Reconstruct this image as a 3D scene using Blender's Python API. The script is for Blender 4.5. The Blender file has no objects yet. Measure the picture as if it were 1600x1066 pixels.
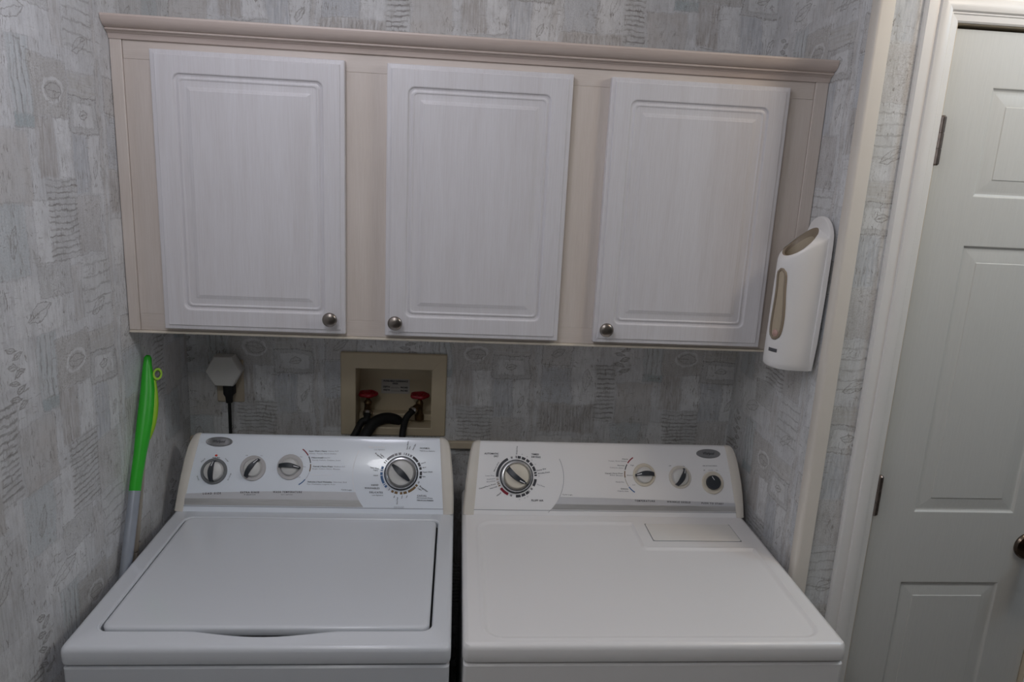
import bpy, bmesh, math, random
import numpy as np
from mathutils import Vector, Matrix
random.seed(7)
S = bpy.context.scene
COL = S.collection
PI = math.pi

# ------------------------------------------------------------------ camera, world, light, exposure
cam_d = bpy.data.cameras.new('camera')
cam = bpy.data.objects.new('camera', cam_d); COL.objects.link(cam)
cam_d.sensor_width = 36.0
cam_d.lens = 1122.39 / 1600 * 36.0
cam_d.clip_start = 0.02
_r = Vector((0.996327, -0.070714, 0.048288)); _u = Vector((-0.031297, 0.224177, 0.974046)); _f = Vector((0.079703, 0.97198, -0.22114))
cam.matrix_world = Matrix(((_r.x, _u.x, -_f.x, 0.7500), (_r.y, _u.y, -_f.y, -1.8608), (_r.z, _u.z, -_f.z, 1.7094), (0, 0, 0, 1)))
S.camera = cam
S.view_settings.view_transform = 'Standard'
S.view_settings.look = 'None'
S.view_settings.gamma = 1.0
S.view_settings.use_curve_mapping = False
S.view_settings.exposure = 0.0

W = bpy.data.worlds.new('room_world'); S.world = W; W.use_nodes = True
W.node_tree.nodes['Background'].inputs[0].default_value = (0.55, 0.62, 0.72, 1)
W.node_tree.nodes['Background'].inputs[1].default_value = 0.02

def area(name, loc, target, size, power, color, shape='DISK', size_y=None):
    l = bpy.data.lights.new(name, 'AREA'); l.shape = shape; l.size = size
    if size_y: l.size_y = size_y
    l.energy = power; l.color = color
    o = bpy.data.objects.new(name, l); COL.objects.link(o); o.location = loc
    o.rotation_euler = (Vector(target) - Vector(loc)).to_track_quat('-Z', 'Y').to_euler()
    return o
def bulb(name, loc, r, g, b, size=.11):
    l = bpy.data.lights.new(name, 'POINT'); l.energy = max(r, g, b); l.color = (r / l.energy, g / l.energy, b / l.energy); l.shadow_soft_size = size
    o = bpy.data.objects.new(name, l); COL.objects.link(o); o.location = loc
bulb('ceiling_lamp', (0.42, -1.88, 2.28), 7.1, 7.2, 7.4)
bulb('ceiling_lamp', (0.45, -1.00, 2.28), 4.6, 4.6, 5.3)
bulb('hallway_lamp', (1.95, -1.00, 2.28), 7.3, 6.3, 5.2)
bulb('hallway_lamp', (2.40, -1.00, 2.28), 5.0, 6.5, 8.0)

# ------------------------------------------------------------------ helpers
def lin(c):
    c /= 255.0
    return c / 12.92 if c <= 0.04045 else ((c + 0.055) / 1.055) ** 2.4
def rgb(r, g, b): return (lin(r), lin(g), lin(b), 1.0)

class G:
    """small node-graph writer"""
    def __init__(s, nt): s.nt = nt
    def n(s, t, **kw):
        nd = s.nt.nodes.new(t)
        for k, v in kw.items(): setattr(nd, k, v)
        return nd
    def put(s, sock, v):
        if hasattr(v, 'is_output'): s.nt.links.new(v, sock)
        else: sock.default_value = v
    def m(s, op, a, b=0.0, c=0.0, clamp=False):
        nd = s.n('ShaderNodeMath', operation=op, use_clamp=clamp)
        for i, v in enumerate((a, b, c)): s.put(nd.inputs[i], v)
        return nd.outputs[0]
    def v(s, op, a, b=(0, 0, 0)):
        nd = s.n('ShaderNodeVectorMath', operation=op)
        s.put(nd.inputs[0], a); s.put(nd.inputs[1], b)
        return nd.outputs['Value'] if op in ('LENGTH', 'DISTANCE', 'DOT_PRODUCT') else nd.outputs[0]
    def ramp(s, x, a, b, lo=0.0, hi=1.0, smooth=False):
        nd = s.n('ShaderNodeMapRange', clamp=True)
        if smooth: nd.interpolation_type = 'SMOOTHSTEP'
        s.put(nd.inputs[0], x)
        for i, v in zip((1, 2, 3, 4), (a, b, lo, hi)): s.put(nd.inputs[i], v)
        return nd.outputs[0]
    def mix(s, f, a, b, blend='MIX'):
        nd = s.n('ShaderNodeMix', data_type='RGBA', blend_type=blend)
        s.put(nd.inputs[0], f); s.put(nd.inputs[6], a); s.put(nd.inputs[7], b)
        return nd.outputs[2]
    def noise(s, vec, scale, detail=3.0, rough=0.55, dist=0.0, out=0):
        nd = s.n('ShaderNodeTexNoise'); s.put(nd.inputs['Vector'], vec)
        nd.inputs['Scale'].default_value = scale; nd.inputs['Detail'].default_value = detail
        nd.inputs['Roughness'].default_value = rough; nd.inputs['Distortion'].default_value = dist
        return nd.outputs[out]
    def stretch(s, vec, sc):
        return s.v('MULTIPLY', vec, sc)

MATS = {}
def base_mat(name):
    m = bpy.data.materials.new(name); m.use_nodes = True
    b = m.node_tree.nodes['Principled BSDF']
    MATS[name] = m
    return m, G(m.node_tree), b
def bump(g, b, h, strength=0.2, dist=0.001):
    nd = g.n('ShaderNodeBump'); nd.inputs['Strength'].default_value = strength; nd.inputs['Distance'].default_value = dist
    g.put(nd.inputs['Height'], h); g.put(b.inputs['Normal'], nd.outputs[0])
def plain(name, col, rough=0.5, metal=0.0, var=0.06, scale=30.0, coat=0.0, bmp=0.0, spec=0.5):
    m, g, b = base_mat(name)
    tc = g.n('ShaderNodeTexCoord').outputs['Object']
    nz = g.noise(tc, scale, 4)
    f = g.ramp(nz, 0.3, 0.7)
    lo = tuple(c * (1 - var) for c in col[:3]) + (1,); hi = tuple(min(1, c * (1 + var)) for c in col[:3]) + (1,)
    g.put(b.inputs['Base Color'], g.mix(f, lo, hi))
    g.put(b.inputs['Roughness'], g.ramp(nz, 0.2, 0.8, rough * 0.92, min(1, rough * 1.08)))
    b.inputs['Metallic'].default_value = metal
    b.inputs['Coat Weight'].default_value = coat
    b.inputs['Specular IOR Level'].default_value = spec
    if bmp: bump(g, b, g.noise(tc, scale * 12, 3), bmp, 0.0008)
    return m
def wood(name, col, dark, axis='Z', rough=0.45, amount=0.5):
    m, g, b = base_mat(name)
    tc = g.n('ShaderNodeTexCoord').outputs['Object']
    rnd = g.n('ShaderNodeObjectInfo').outputs['Random']
    cmb = g.n('ShaderNodeCombineXYZ'); g.put(cmb.inputs[0], g.m('MULTIPLY', rnd, 7.0)); g.put(cmb.inputs[2], g.m('MULTIPLY', rnd, 3.0))
    p = g.v('ADD', tc, cmb.outputs[0])
    st = {'Z': (1, 1, 0.035), 'X': (0.035, 1, 1)}[axis]
    fine = g.noise(g.stretch(p, st), 420, 3, 0.6)
    st2 = {'Z': (1, 1, 0.10), 'X': (0.10, 1, 1)}[axis]
    broad = g.noise(g.stretch(p, st2), 26, 4, 0.5, 0.8)
    f = g.m('ADD', g.m('MULTIPLY', g.ramp(fine, 0.38, 0.72), 0.55), g.m('MULTIPLY', g.ramp(broad, 0.35, 0.7), 0.55))
    f = g.m('MULTIPLY', f, amount, clamp=True)
    g.put(b.inputs['Base Color'], g.mix(f, col, dark))
    b.inputs['Roughness'].default_value = rough
    bump(g, b, fine, 0.05, 0.0005)
    return m

# wallpaper: a collage of brushed patches, sketched leaves, rings and hatching, one repeat = 0.575 x 0.472 m
PU, PV = 0.575, 0.472
def make_wallpaper():
    m, g, b = base_mat('collage_wallpaper')
    uv = g.n('ShaderNodeTexCoord').outputs['UV']
    nzc = g.noise(uv, 95, 3, 0.6, 0, 1)
    wob = g.v('MULTIPLY', g.v('SUBTRACT', nzc, (0.5, 0.5, 0.5)), (0.010, 0.010, 0))
    wob = g.v('ADD', wob, g.v('MULTIPLY', g.v('SUBTRACT', g.noise(uv, 11, 2, 0.5, 0, 1), (0.5, 0.5, 0.5)), (0.030, 0.022, 0)))
    p0 = g.v('ADD', uv, wob)
    sp = g.n('ShaderNodeSeparateXYZ'); g.put(sp.inputs[0], p0)
    def wrap(x, lo, per):
        nd = g.n('ShaderNodeMath', operation='WRAP'); g.put(nd.inputs[0], x); nd.inputs[1].default_value = lo + per; nd.inputs[2].default_value = lo
        return nd.outputs[0]
    cx = g.n('ShaderNodeCombineXYZ')
    g.put(cx.inputs[0], wrap(sp.outputs[0], -0.41, PU)); g.put(cx.inputs[1], wrap(sp.outputs[1], -0.40, PV))
    p = cx.outputs[0]
    nV = g.noise(g.stretch(uv, (1, 0.08, 1)), 210, 4, 0.65)
    nH = g.noise(g.stretch(uv, (0.08, 1, 1)), 210, 4, 0.65)
    nF = g.noise(uv, 320, 4, 0.7)
    nB = g.noise(uv, 14, 5, 0.62)
    streak = {'V': g.ramp(nV, 0.36, 0.62), 'H': g.ramp(nH, 0.36, 0.62), 'F': g.ramp(nF, 0.35, 0.62), 'B': g.ramp(nB, 0.32, 0.66)}
    col = g.mix(streak['B'], rgb(212, 213, 215), rgb(234, 235, 237))
    col = g.mix(g.m('MULTIPLY', streak['V'], 0.32), col, rgb(186, 186, 184))
    def box(x0, x1, y0, y1):
        d = g.v('SUBTRACT', g.v('ABSOLUTE', g.v('SUBTRACT', p, ((x0 + x1) / 2, (y0 + y1) / 2, 0))), (abs(x1 - x0) / 2, abs(y1 - y0) / 2, 0))
        s = g.n('ShaderNodeSeparateXYZ'); g.put(s.inputs[0], d)
        return g.m('MAXIMUM', s.outputs[0], s.outputs[1])
    WHITE, BEIGE, BROWN = rgb(238, 239, 240), rgb(196, 191, 186), rgb(178, 171, 165)
    BLUE, TEAL, GREY, DARK = rgb(190, 194, 200), rgb(190, 199, 202), rgb(195, 195, 194), rgb(124, 119, 116)
    patches = [  # x0 x1 y0 y1 colour streak alpha edge
        (-0.40, -0.24, -0.215, -0.13, BROWN, 'V', .75, 0), (-0.395, -0.31, -0.13, -0.03, BLUE, 'F', .9, .5),
        (-0.395, -0.315, -0.025, 0.045, BEIGE, 'F', .6, .7), (-0.305, -0.235, -0.13, 0.03, WHITE, 'B', .85, 0),
        (-0.40, -0.30, -0.32, -0.225, WHITE, 'V', .7, .3), (-0.30, -0.22, -0.40, -0.235, GREY, 'V', .6, .3),
        (-0.25, -0.185, -0.18, -0.02, GREY, 'H', .6, 0), (-0.21, -0.145, 0.0, 0.07, WHITE, 'F', .7, 0),
        (-0.185, -0.085, -0.19, -0.07, BEIGE, 'B', .8, .25), (-0.20, -0.11, -0.30, -0.185, TEAL, 'F', .8, .3),
        (-0.165, -0.03, -0.40, -0.305, WHITE, 'B', .8, 0), (-0.12, -0.058, -0.065, 0.072, rgb(198, 206, 208), 'V', .8, .3),
        (-0.12, -0.06, -0.066, -0.044, rgb(158, 174, 177), 'F', .85, .2), (-0.09, -0.03, -0.29, -0.18, WHITE, 'V', .9, .3),
        (-0.065, 0.046, -0.045, 0.052, rgb(182, 178, 172), 'F', .85, .35), (-0.062, -0.004, -0.145, -0.045, BROWN, 'V', .8, 0),
        (-0.09, 0.012, -0.345, -0.285, GREY, 'F', .85, .5), (-0.002, 0.046, -0.145, -0.046, WHITE, 'B', .9, .2),
        (-0.045, 0.05, -0.285, -0.147, GREY, 'H', .75, .2), (0.048, 0.15, -0.005, 0.04, rgb(196, 193, 187), 'H', .8, .25),
        (0.048, 0.15, -0.066, -0.004, GREY, 'F', .95, .8), (0.062, 0.138, -0.056, -0.014, WHITE, 'F', .95, .3),
        (0.05, 0.106, -0.175, -0.068, BLUE, 'V', .9, .2), (0.106, 0.15, -0.175, -0.068, WHITE, 'F', .6, .2),
        (0.046, 0.136, -0.285, -0.178, BROWN, 'F', .55, .35), (0.046, 0.15, -0.40, -0.29, rgb(214, 215, 214), 'H', .7, .2),
        (0.01, 0.046, -0.40, -0.30, BEIGE, 'V', .5, .2), (0.152, 0.165, -0.40, 0.072, BEIGE, 'V', .6, .4)]
    for x0, x1, y0, y1, c, st, al, ed in patches:
        d = box(x0, x1, y0, y1)
        f = g.m('MULTIPLY', g.ramp(d, -0.0035, 0.0014, al * .88, 0.0), g.ramp(streak[st], 0, 1, 0.25, 1.0))
        col = g.mix(f, col, c)
        if ed:
            e = g.m('MULTIPLY', g.ramp(g.m('ABSOLUTE', d), 0.0006, 0.0022, ed, 0.0), streak['F'])
            col = g.mix(e, col, DARK)
    # hatching: loose horizontal strokes and thin upright strokes
    def lines(period, axis, x0, x1, y0, y1, strength, duty=0.28):
        nonlocal col
        s = g.n('ShaderNodeSeparateXYZ'); g.put(s.inputs[0], p)
        w = g.m('ADD', s.outputs[1 if axis == 'H' else 0], g.m('MULTIPLY', nB, 0.012))
        w = g.m('ABSOLUTE', g.m('SUBTRACT', g.m('FRACT', g.m('DIVIDE', w, period)), 0.5))
        f = g.m('MULTIPLY', g.ramp(w, duty * 0.45, duty, strength, 0.0), g.ramp(box(x0, x1, y0, y1), -0.003, 0.001, 1.0, 0.0))
        col = g.mix(g.m('MULTIPLY', f, g.ramp(streak['H' if axis == 'H' else 'V'], 0, 1, 0.25, 1.0)), col, DARK)
    lines(0.0105, 'H', -0.05, 0.052, -0.285, -0.147, .75, .2)
    lines(0.012, 'H', -0.245, -0.19, -0.18, -0.02, .8, .24)
    lines(0.016, 'V', -0.112, -0.064, -0.045, 0.07, .65, .16)
    lines(0.009, 'V', -0.395, -0.25, -0.21, -0.135, .4, .25)
    lines(0.022, 'H', 0.05, 0.15, -0.40, -0.29, .5, .12)
    # sketched leaves: overlap of two circles, plus a midrib
    def leaf(cx_, cy_, L, w, ang, shade=.35, line=.75, lw=0.0011):
        nonlocal col
        R = (L * L / 4 + w * w / 4) / w
        q = g.v('SUBTRACT', p, (cx_, cy_, 0))
        ca, sa = math.cos(ang), math.sin(ang); o = R - w / 2
        d1 = g.v('LENGTH', g.v('SUBTRACT', q, (-sa * o, ca * o, 0))); d2 = g.v('LENGTH', g.v('ADD', q, (-sa * o, ca * o, 0)))
        d = g.m('SUBTRACT', g.m('MAXIMUM', d1, d2), R)
        col = g.mix(g.m('MULTIPLY', g.ramp(d, -0.001, 0.001, shade, 0.0), streak['F']), col, GREY)
        rib = g.m('ABSOLUTE', g.v('DOT_PRODUCT', q, (-sa, ca, 0)))
        rib = g.m('MULTIPLY', g.ramp(rib, lw * .3, lw, 1, 0), g.ramp(d, 0.0, 0.003, 1.0, 0.0))
        f = g.m('MULTIPLY', g.m('MAXIMUM', g.ramp(g.m('ABSOLUTE', d), lw * .4, lw * 1.2, 1.0, 0.0), rib), g.ramp(streak['F'], 0, 1, line * .35, line))
        col = g.mix(f, col, DARK)
    # the pale ring with its leaf
    rd = g.v('LENGTH', g.v('MULTIPLY', p, (0.72, 1, 1)))
    col = g.mix(g.m('MULTIPLY', g.ramp(g.m('ABSOLUTE', g.m('SUBTRACT', rd, 0.0205)), 0.0018, 0.0032, .75, 0.0), g.ramp(streak['F'], 0, 1, .5, 1)), col, WHITE)
    leaf(0.002, 0.0, 0.05, 0.026, -0.12)
    leaf(-0.10, -0.365, 0.075, 0.027, 0.25)
    leaf(0.10, -0.386, 0.05, 0.022, 0.5)
    leaf(-0.27, -0.30, 0.065, 0.024, 0.9, .5)
    leaf(-0.15, -0.245, 0.05, 0.02, 1.4)
    leaf(0.128, -0.13, 0.036, 0.014, 1.1)
    leaf(0.10, -0.033, 0.03, 0.016, 0.2, .6)
    leaf(-0.355, 0.012, 0.045, 0.018, 0.5, .5)
    leaf(-0.27, -0.06, 0.06, 0.02, 1.35, .2, .5)
    for k, yy in enumerate((0.062, 0.048, 0.034, 0.020, 0.006, -0.008, -0.022, -0.036)):
        leaf(-0.178 + (0.007 if k % 2 else -0.007), yy, 0.026, 0.009, 0.35 if k % 2 else -0.3, .7, .85, .0013)
    # loose brush scratches, mostly upright, and fine specks
    scr = g.noise(g.stretch(p0, (1, 0.16, 1)), 330, 2, 0.5, 0.6)
    scr = g.m('MULTIPLY', g.ramp(scr, 0.585, 0.66), g.ramp(g.noise(uv, 17, 4, 0.6), 0.46, 0.58))
    col = g.mix(g.m('MULTIPLY', scr, 0.7), col, rgb(132, 126, 120))
    scr2 = g.noise(g.stretch(p0, (0.14, 1, 1)), 300, 2, 0.5, 0.6)
    scr2 = g.m('MULTIPLY', g.ramp(scr2, 0.60, 0.67), g.ramp(g.noise(uv, 13, 4, 0.6), 0.50, 0.60))
    col = g.mix(g.m('MULTIPLY', scr2, 0.5), col, rgb(132, 126, 120))
    # fine grain and broad wear over everything
    col = g.mix(g.m('MULTIPLY', g.ramp(nF, 0.52, 0.75), 0.30), col, rgb(150, 146, 142))
    col = g.mix(g.m('MULTIPLY', g.ramp(nV, 0.55, 0.75), 0.25), col, rgb(148, 146, 144))
    grime = g.m('MULTIPLY', g.ramp(g.noise(g.stretch(uv, (1.6, 0.7, 1)), 34, 6, 0.7), 0.50, 0.72), 0.40)
    col = g.mix(grime, col, rgb(158, 153, 148))
    pale = g.m('MULTIPLY', g.ramp(g.noise(g.stretch(uv, (1.2, 0.8, 1)), 19, 6, 0.7), 0.52, 0.70), 0.45)
    col = g.mix(pale, col, rgb(216, 217, 217))
    g.put(b.inputs['Base Color'], col)
    b.inputs['Roughness'].default_value = 0.62
    b.inputs['Specular IOR Level'].default_value = 0.3
    bump(g, b, nF, 0.12, 0.0006)
    return m

M_paper = make_wallpaper()
M_oak = wood('pickled_oak', rgb(218, 208, 200), rgb(200, 187, 176), 'Z', .5, .6)
M_oakx = wood('pickled_oak_rail', rgb(218, 208, 200), rgb(200, 187, 176), 'X', .5, .6)
M_ivory = plain('ivory_edge', rgb(226, 216, 200), .5)
M_crown = wood('pickled_oak_crown', rgb(214, 200, 191), rgb(194, 175, 165), 'X', .42, .6)
M_cdoor = wood('whitewashed_foil', rgb(224, 222, 225), rgb(206, 201, 201), 'Z', .38, .6)
M_nickel = plain('brushed_nickel', rgb(150, 142, 135), .3, 1.0, .1, 60)
M_bronze = plain('aged_bronze', rgb(112, 100, 90), .24, 1.0, .1, 60)
M_hinge = plain('dull_hinge_metal', rgb(140, 130, 124), .38, 1.0, .15, 90)
M_white = plain('white_enamel', rgb(222, 225, 230), .24, 0, .0, 60, .15)
M_dwhite = plain('white_dryer_enamel', rgb(242, 240, 239), .34, 0, .0, 60, .1)
M_lint = plain('lint_door_plastic', rgb(238, 235, 230), .4, 0, .005, 40)
M_panel = plain('white_console_panel', rgb(240, 246, 254), .2, 0, .008, 5, .35)
M_dpanel = plain('white_dryer_panel', rgb(242, 241, 241), .42, 0, .008, 5, 0)
M_cap = plain('cream_plastic', rgb(220, 214, 204), .4, 0, .02, 18)
M_knobw = plain('white_knob_plastic', rgb(214, 213, 210), .3, 0, .02, 30)
M_knobc = plain('cream_knob_plastic', rgb(222, 214, 198), .35, 0, .02, 30)
M_ringt = plain('clear_grey_ring', rgb(196, 193, 193), .3, 0, .03, 40)
M_ringd = plain('grey_dial_ring', rgb(120, 122, 124), .35, 0, .05, 40)
M_grip = plain('charcoal_grip', rgb(50, 54, 60), .38, 0, .08, 50)
M_chrome = plain('satin_chrome', rgb(190, 190, 192), .2, 1.0, .04, 60)
M_gap = plain('dark_gap', rgb(24, 24, 26), .7, 0, .1, 20)
M_ink = plain('dark_print', rgb(62, 62, 68), .5, 0, .03, 20)
M_inkl = plain('grey_print', rgb(150, 150, 156), .5, 0, .03, 20)
M_inkw = plain('white_print', rgb(244, 244, 246), .35, 0, .01, 20)
M_red = plain('red_print', rgb(140, 26, 46), .45, 0, .04, 20)
M_redlt = plain('red_mark', rgb(228, 70, 52), .4, 0, .03, 20)
M_blue = plain('blue_print', rgb(66, 108, 160), .45, 0, .04, 20)
M_brownp = plain('brown_print', rgb(124, 96, 58), .45, 0, .04, 20)
M_trim = plain('cream_trim_paint', rgb(232, 225, 215), .45, 0, .02, 14, 0, .05)
M_casing = plain('white_casing_paint', rgb(240, 238, 235), .38, 0, .015, 12, .1, .04)
M_jamb = plain('cream_jamb_paint', rgb(218, 204, 180), .5, 0, .03, 14)
M_box = plain('ivory_box_plastic', rgb(206, 192, 164), .45, 0, .03, 22)
M_label = plain('pale_label_paper', rgb(196, 192, 186), .6, 0, .02, 30)
M_valve = plain('red_valve_paint', rgb(146, 18, 34), .4, 0, .1, 60)
M_brass = plain('tarnished_brass', rgb(104, 84, 58), .45, .85, .2, 120)
M_rubber = plain('black_rubber', rgb(14, 14, 15), .65, 0, .12, 50)
M_plugw = plain('white_plug_plastic', rgb(206, 204, 200), .4, 0, .015, 20)
M_plate = plain('ivory_plate_plastic', rgb(196, 182, 160), .4, 0, .02, 20)
M_shell = plain('white_dispenser_plastic', rgb(245, 243, 241), .34, 0, .01, 12)
M_liner = plain('tan_dispenser_plastic', rgb(186, 172, 150), .45, 0, .03, 20)
M_linerd = plain('dark_tan_rim', rgb(150, 136, 118), .45, 0, .04, 20)
M_bag = plain('pink_grey_film', rgb(196, 160, 150), .35, 0, .15, 70)
M_tag = plain('grey_tag', rgb(92, 92, 96), .4, 0, .05, 40)
M_green = plain('bright_green_plastic', rgb(46, 178, 40), .36, 0, .05, 30)
M_lime = plain('lime_rubber', rgb(150, 196, 40), .45, 0, .05, 30)
M_pole = plain('grey_aluminium', rgb(176, 182, 192), .38, .6, .03, 40)
M_cream = plain('cream_rod_paint', rgb(182, 172, 158), .5, 0, .05, 30)
M_floor = plain('beige_floor', rgb(120, 112, 104), .5, 0, .1, 6)
M_ceil = plain('white_ceiling', rgb(216, 214, 210), .8, 0, .02, 30)
M_rear = plain('rear_wall_paint', rgb(120, 119, 118), .7, 0, .03, 20)

def silver_mat():
    m, g, b = base_mat('brushed_silver_band')
    tc = g.n('ShaderNodeTexCoord').outputs['Object']
    nz = g.noise(g.stretch(tc, (0.02, 1, 1)), 900, 3)
    g.put(b.inputs['Base Color'], g.mix(g.ramp(nz, .3, .7), rgb(196, 195, 194), rgb(212, 211, 210)))
    b.inputs['Metallic'].default_value = 0.6; b.inputs['Roughness'].default_value = .38
    return m
M_silver = silver_mat()
M_badge = plain('dark_silver_badge', rgb(146, 146, 148), .32, .6, .04, 60)
M_satin = plain('satin_silver_paint', rgb(212, 212, 215), .45, .15, .02, 40)
def door_mat():
    m, g, b = base_mat('embossed_white_door')
    tc = g.n('ShaderNodeTexCoord').outputs['Object']
    nz = g.noise(g.stretch(tc, (1, 1, 0.05)), 300, 3, .6, .3)
    g.put(b.inputs['Base Color'], g.mix(g.ramp(nz, .3, .75), rgb(214, 214, 210), rgb(209, 209, 205)))
    b.inputs['Roughness'].default_value = .42
    bump(g, b, nz, .16, .0006)
    return m
M_door = door_mat()

class MB:
    def __init__(s): s.v = []; s.f = []; s.uv = None
    def add(s, vs, fs):
        o = len(s.v); s.v += [tuple(map(float, p)) for p in vs]; s.f += [tuple(i + o for i in q) for q in fs]
    def box(s, x0, x1, y0, y1, z0, z1):
        s.add([(x, y, z) for z in (z0, z1) for y in (y0, y1) for x in (x0, x1)],
              [(0, 2, 3, 1), (4, 5, 7, 6), (0, 1, 5, 4), (2, 6, 7, 3), (0, 4, 6, 2), (1, 3, 7, 5)])
    def loft(s, loops, closed=True, cap0=False, cap1=False):
        n = len(loops[0]); vs = [p for l in loops for p in l]; fs = []
        for k in range(len(loops) - 1):
            for i in range(n if closed else n - 1):
                j = (i + 1) % n
                fs.append((k * n + i, k * n + j, (k + 1) * n + j, (k + 1) * n + i))
        if cap0: fs.append(tuple(range(n))[::-1])
        if cap1: fs.append(tuple((len(loops) - 1) * n + i for i in range(n)))
        s.add(vs, fs)
    def lathe(s, o, ax, ex, prof, n=28, cap=True):
        o, ax, ex = Vector(o), Vector(ax).normalized(), Vector(ex).normalized(); ey = ax.cross(ex)
        loops = [[o + ax * h + (ex * math.cos(2 * PI * i / n) + ey * math.sin(2 * PI * i / n)) * r for i in range(n)] for r, h in prof]
        s.loft(loops, True, cap, cap)
    def tube(s, pts, r, n=12, cap=True):
        pts = [Vector(p) for p in pts]; rr = r if isinstance(r, (list, tuple)) else [r] * len(pts)
        t = (pts[1] - pts[0]).normalized(); a = t.orthogonal().normalized(); loops = []
        for i, p in enumerate(pts):
            d = (pts[min(i + 1, len(pts) - 1)] - pts[max(i - 1, 0)]).normalized()
            a = (a - d * a.dot(d)).normalized(); bb = d.cross(a)
            loops.append([p + (a * math.cos(2 * PI * k / n) + bb * math.sin(2 * PI * k / n)) * rr[i] for k in range(n)])
        s.loft(loops, True, cap, cap)
    def prism(s, pts, off):
        off = Vector(off); a = [Vector(p) for p in pts]; s.loft([a, [p + off for p in a]], True, True, True)
def spline(pts, n=8):
    pts = [Vector(p) for p in pts]; P = [pts[0] * 2 - pts[1]] + pts + [pts[-1] * 2 - pts[-2]]; out = []
    for i in range(1, len(P) - 2):
        for k in range(n):
            t = k / n; a, b, c, d = P[i - 1:i + 3]
            out.append(0.5 * ((2 * b) + (c - a) * t + (2 * a - 5 * b + 4 * c - d) * t * t + (3 * b - a - 3 * c + d) * t ** 3))
    return out + [pts[-1]]

def obj(name, mb, mat, parent=None, smooth=35, bevel=0.0, seg=2, label=None):
    me = bpy.data.meshes.new(name); me.from_pydata(mb.v, [], mb.f); me.validate()
    bm = bmesh.new(); bm.from_mesh(me); bmesh.ops.recalc_face_normals(bm, faces=bm.faces); bm.to_mesh(me); bm.free()
    me.materials.append(mat)
    if smooth:
        me.shade_smooth(); me.set_sharp_from_angle(angle=math.radians(smooth))
    o = bpy.data.objects.new(name, me); COL.objects.link(o)
    if bevel:
        b = o.modifiers.new('bevel', 'BEVEL'); b.width = bevel; b.segments = seg; b.limit_method = 'ANGLE'; b.angle_limit = math.radians(40)
    if parent is not None:
        o.parent = parent; o.matrix_parent_inverse = Matrix.Translation(-WL[parent.name])
        WL[o.name] = WL[parent.name] * 0
    else: WL[o.name] = Vector((0, 0, 0))
    if label: o['label'] = label
    return o
WL = {}
def thing(name, loc, label, cat, group=None):
    o = bpy.data.objects.new(name, None); COL.objects.link(o); o.location = loc; o.empty_display_size = .05
    WL[o.name] = Vector(loc); o['label'] = label; o['category'] = cat
    if group: o['group'] = group
    return o
def tag(o, label, cat, group=None):
    o['label'] = label; o['category'] = cat
    if group: o['group'] = group
    return o
def struct(name, mb, mat, parent=None, **kw):
    o = obj(name, mb, mat, parent, **kw)
    if parent is None: o['kind'] = 'structure'
    return o

def rrect(x0, x1, y0, y1, r, nc=5, ns=1, bulge=None):
    """rounded rectangle, counter-clockwise from lower left; every loop with the same nc, ns has the same count"""
    r = max(r, 1e-5); out = []
    cs = [(x1 - r, y0 + r, -PI / 2), (x1 - r, y1 - r, 0), (x0 + r, y1 - r, PI / 2), (x0 + r, y0 + r, PI)]
    st = (x0 + r, y0)
    for k, (cx, cy, a0) in enumerate(cs):
        e = (cx + r * math.cos(a0), cy + r * math.sin(a0))
        for i in range(ns):
            t = i / ns; x = st[0] + (e[0] - st[0]) * t; y = st[1] + (e[1] - st[1]) * t
            if k == 0 and bulge: y += bulge(x)
            out.append((x, y))
        for i in range(nc):
            a = a0 + PI / 2 * i / nc
            out.append((cx + r * math.cos(a), cy + r * math.sin(a)))
        st = (cx + r * math.cos(a0 + PI / 2), cy + r * math.sin(a0 + PI / 2))
    return out

# ------------------------------------------------------------------ the room
XL, XR, YF = 0.06, 1.5207, -0.455          # alcove sides and the front wall with the door
ZC = 2.44
def wall(name, quads, uvf, mat):
    me = bpy.data.meshes.new(name); v = []; f = []
    for q in quads:
        f.append(tuple(range(len(v), len(v) + len(q)))); v += q
    me.from_pydata(v, [], f); uvl = me.uv_layers.new(name='UVMap')
    for li, l in enumerate(me.loops):
        uvl.data[li].uv = uvf(*v[l.vertex_index])
    me.materials.append(mat)
    o = bpy.data.objects.new(name, me); COL.objects.link(o); o['kind'] = 'structure'; WL[name] = Vector((0, 0, 0))
    return o
wall('wall_left', [[(XL, -3.1, 0), (XL, 0, 0), (XL, 0, ZC), (XL, -3.1, ZC)]], lambda x, y, z: (y + 0.532, z - 1.817), M_paper)
bx0, bx1, bz0, bz1 = 0.487, 0.697, 1.034, 1.206
wall('wall_back', [[(XL, 0, 0), (bx0, 0, 0), (bx0, 0, ZC), (XL, 0, ZC)], [(bx1, 0, 0), (XR, 0, 0), (XR, 0, ZC), (bx1, 0, ZC)],
                   [(bx0, 0, 0), (bx1, 0, 0), (bx1, 0, bz0), (bx0, 0, bz0)], [(bx0, 0, bz1), (bx1, 0, bz1), (bx1, 0, ZC), (bx0, 0, ZC)]],
     lambda x, y, z: (x - 0.807, z - 1.248), M_paper)
wall('wall_right', [[(XR, 0, 0), (XR, YF, 0), (XR, YF, ZC), (XR, 0, ZC)]], lambda x, y, z: (-y - 0.24, z - 1.06), M_paper)
dx0, dx1, dz1 = 1.681, 2.131, 2.040
wall('wall_front', [[(XR, YF, 0), (dx0, YF, 0), (dx0, YF, ZC), (XR, YF, ZC)], [(dx1, YF, 0), (3.1, YF, 0), (3.1, YF, ZC), (dx1, YF, ZC)],
                    [(dx0, YF, dz1), (dx1, YF, dz1), (dx1, YF, ZC), (dx0, YF, ZC)]], lambda x, y, z: (x - 1.50, z - 1.70), M_paper)
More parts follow.
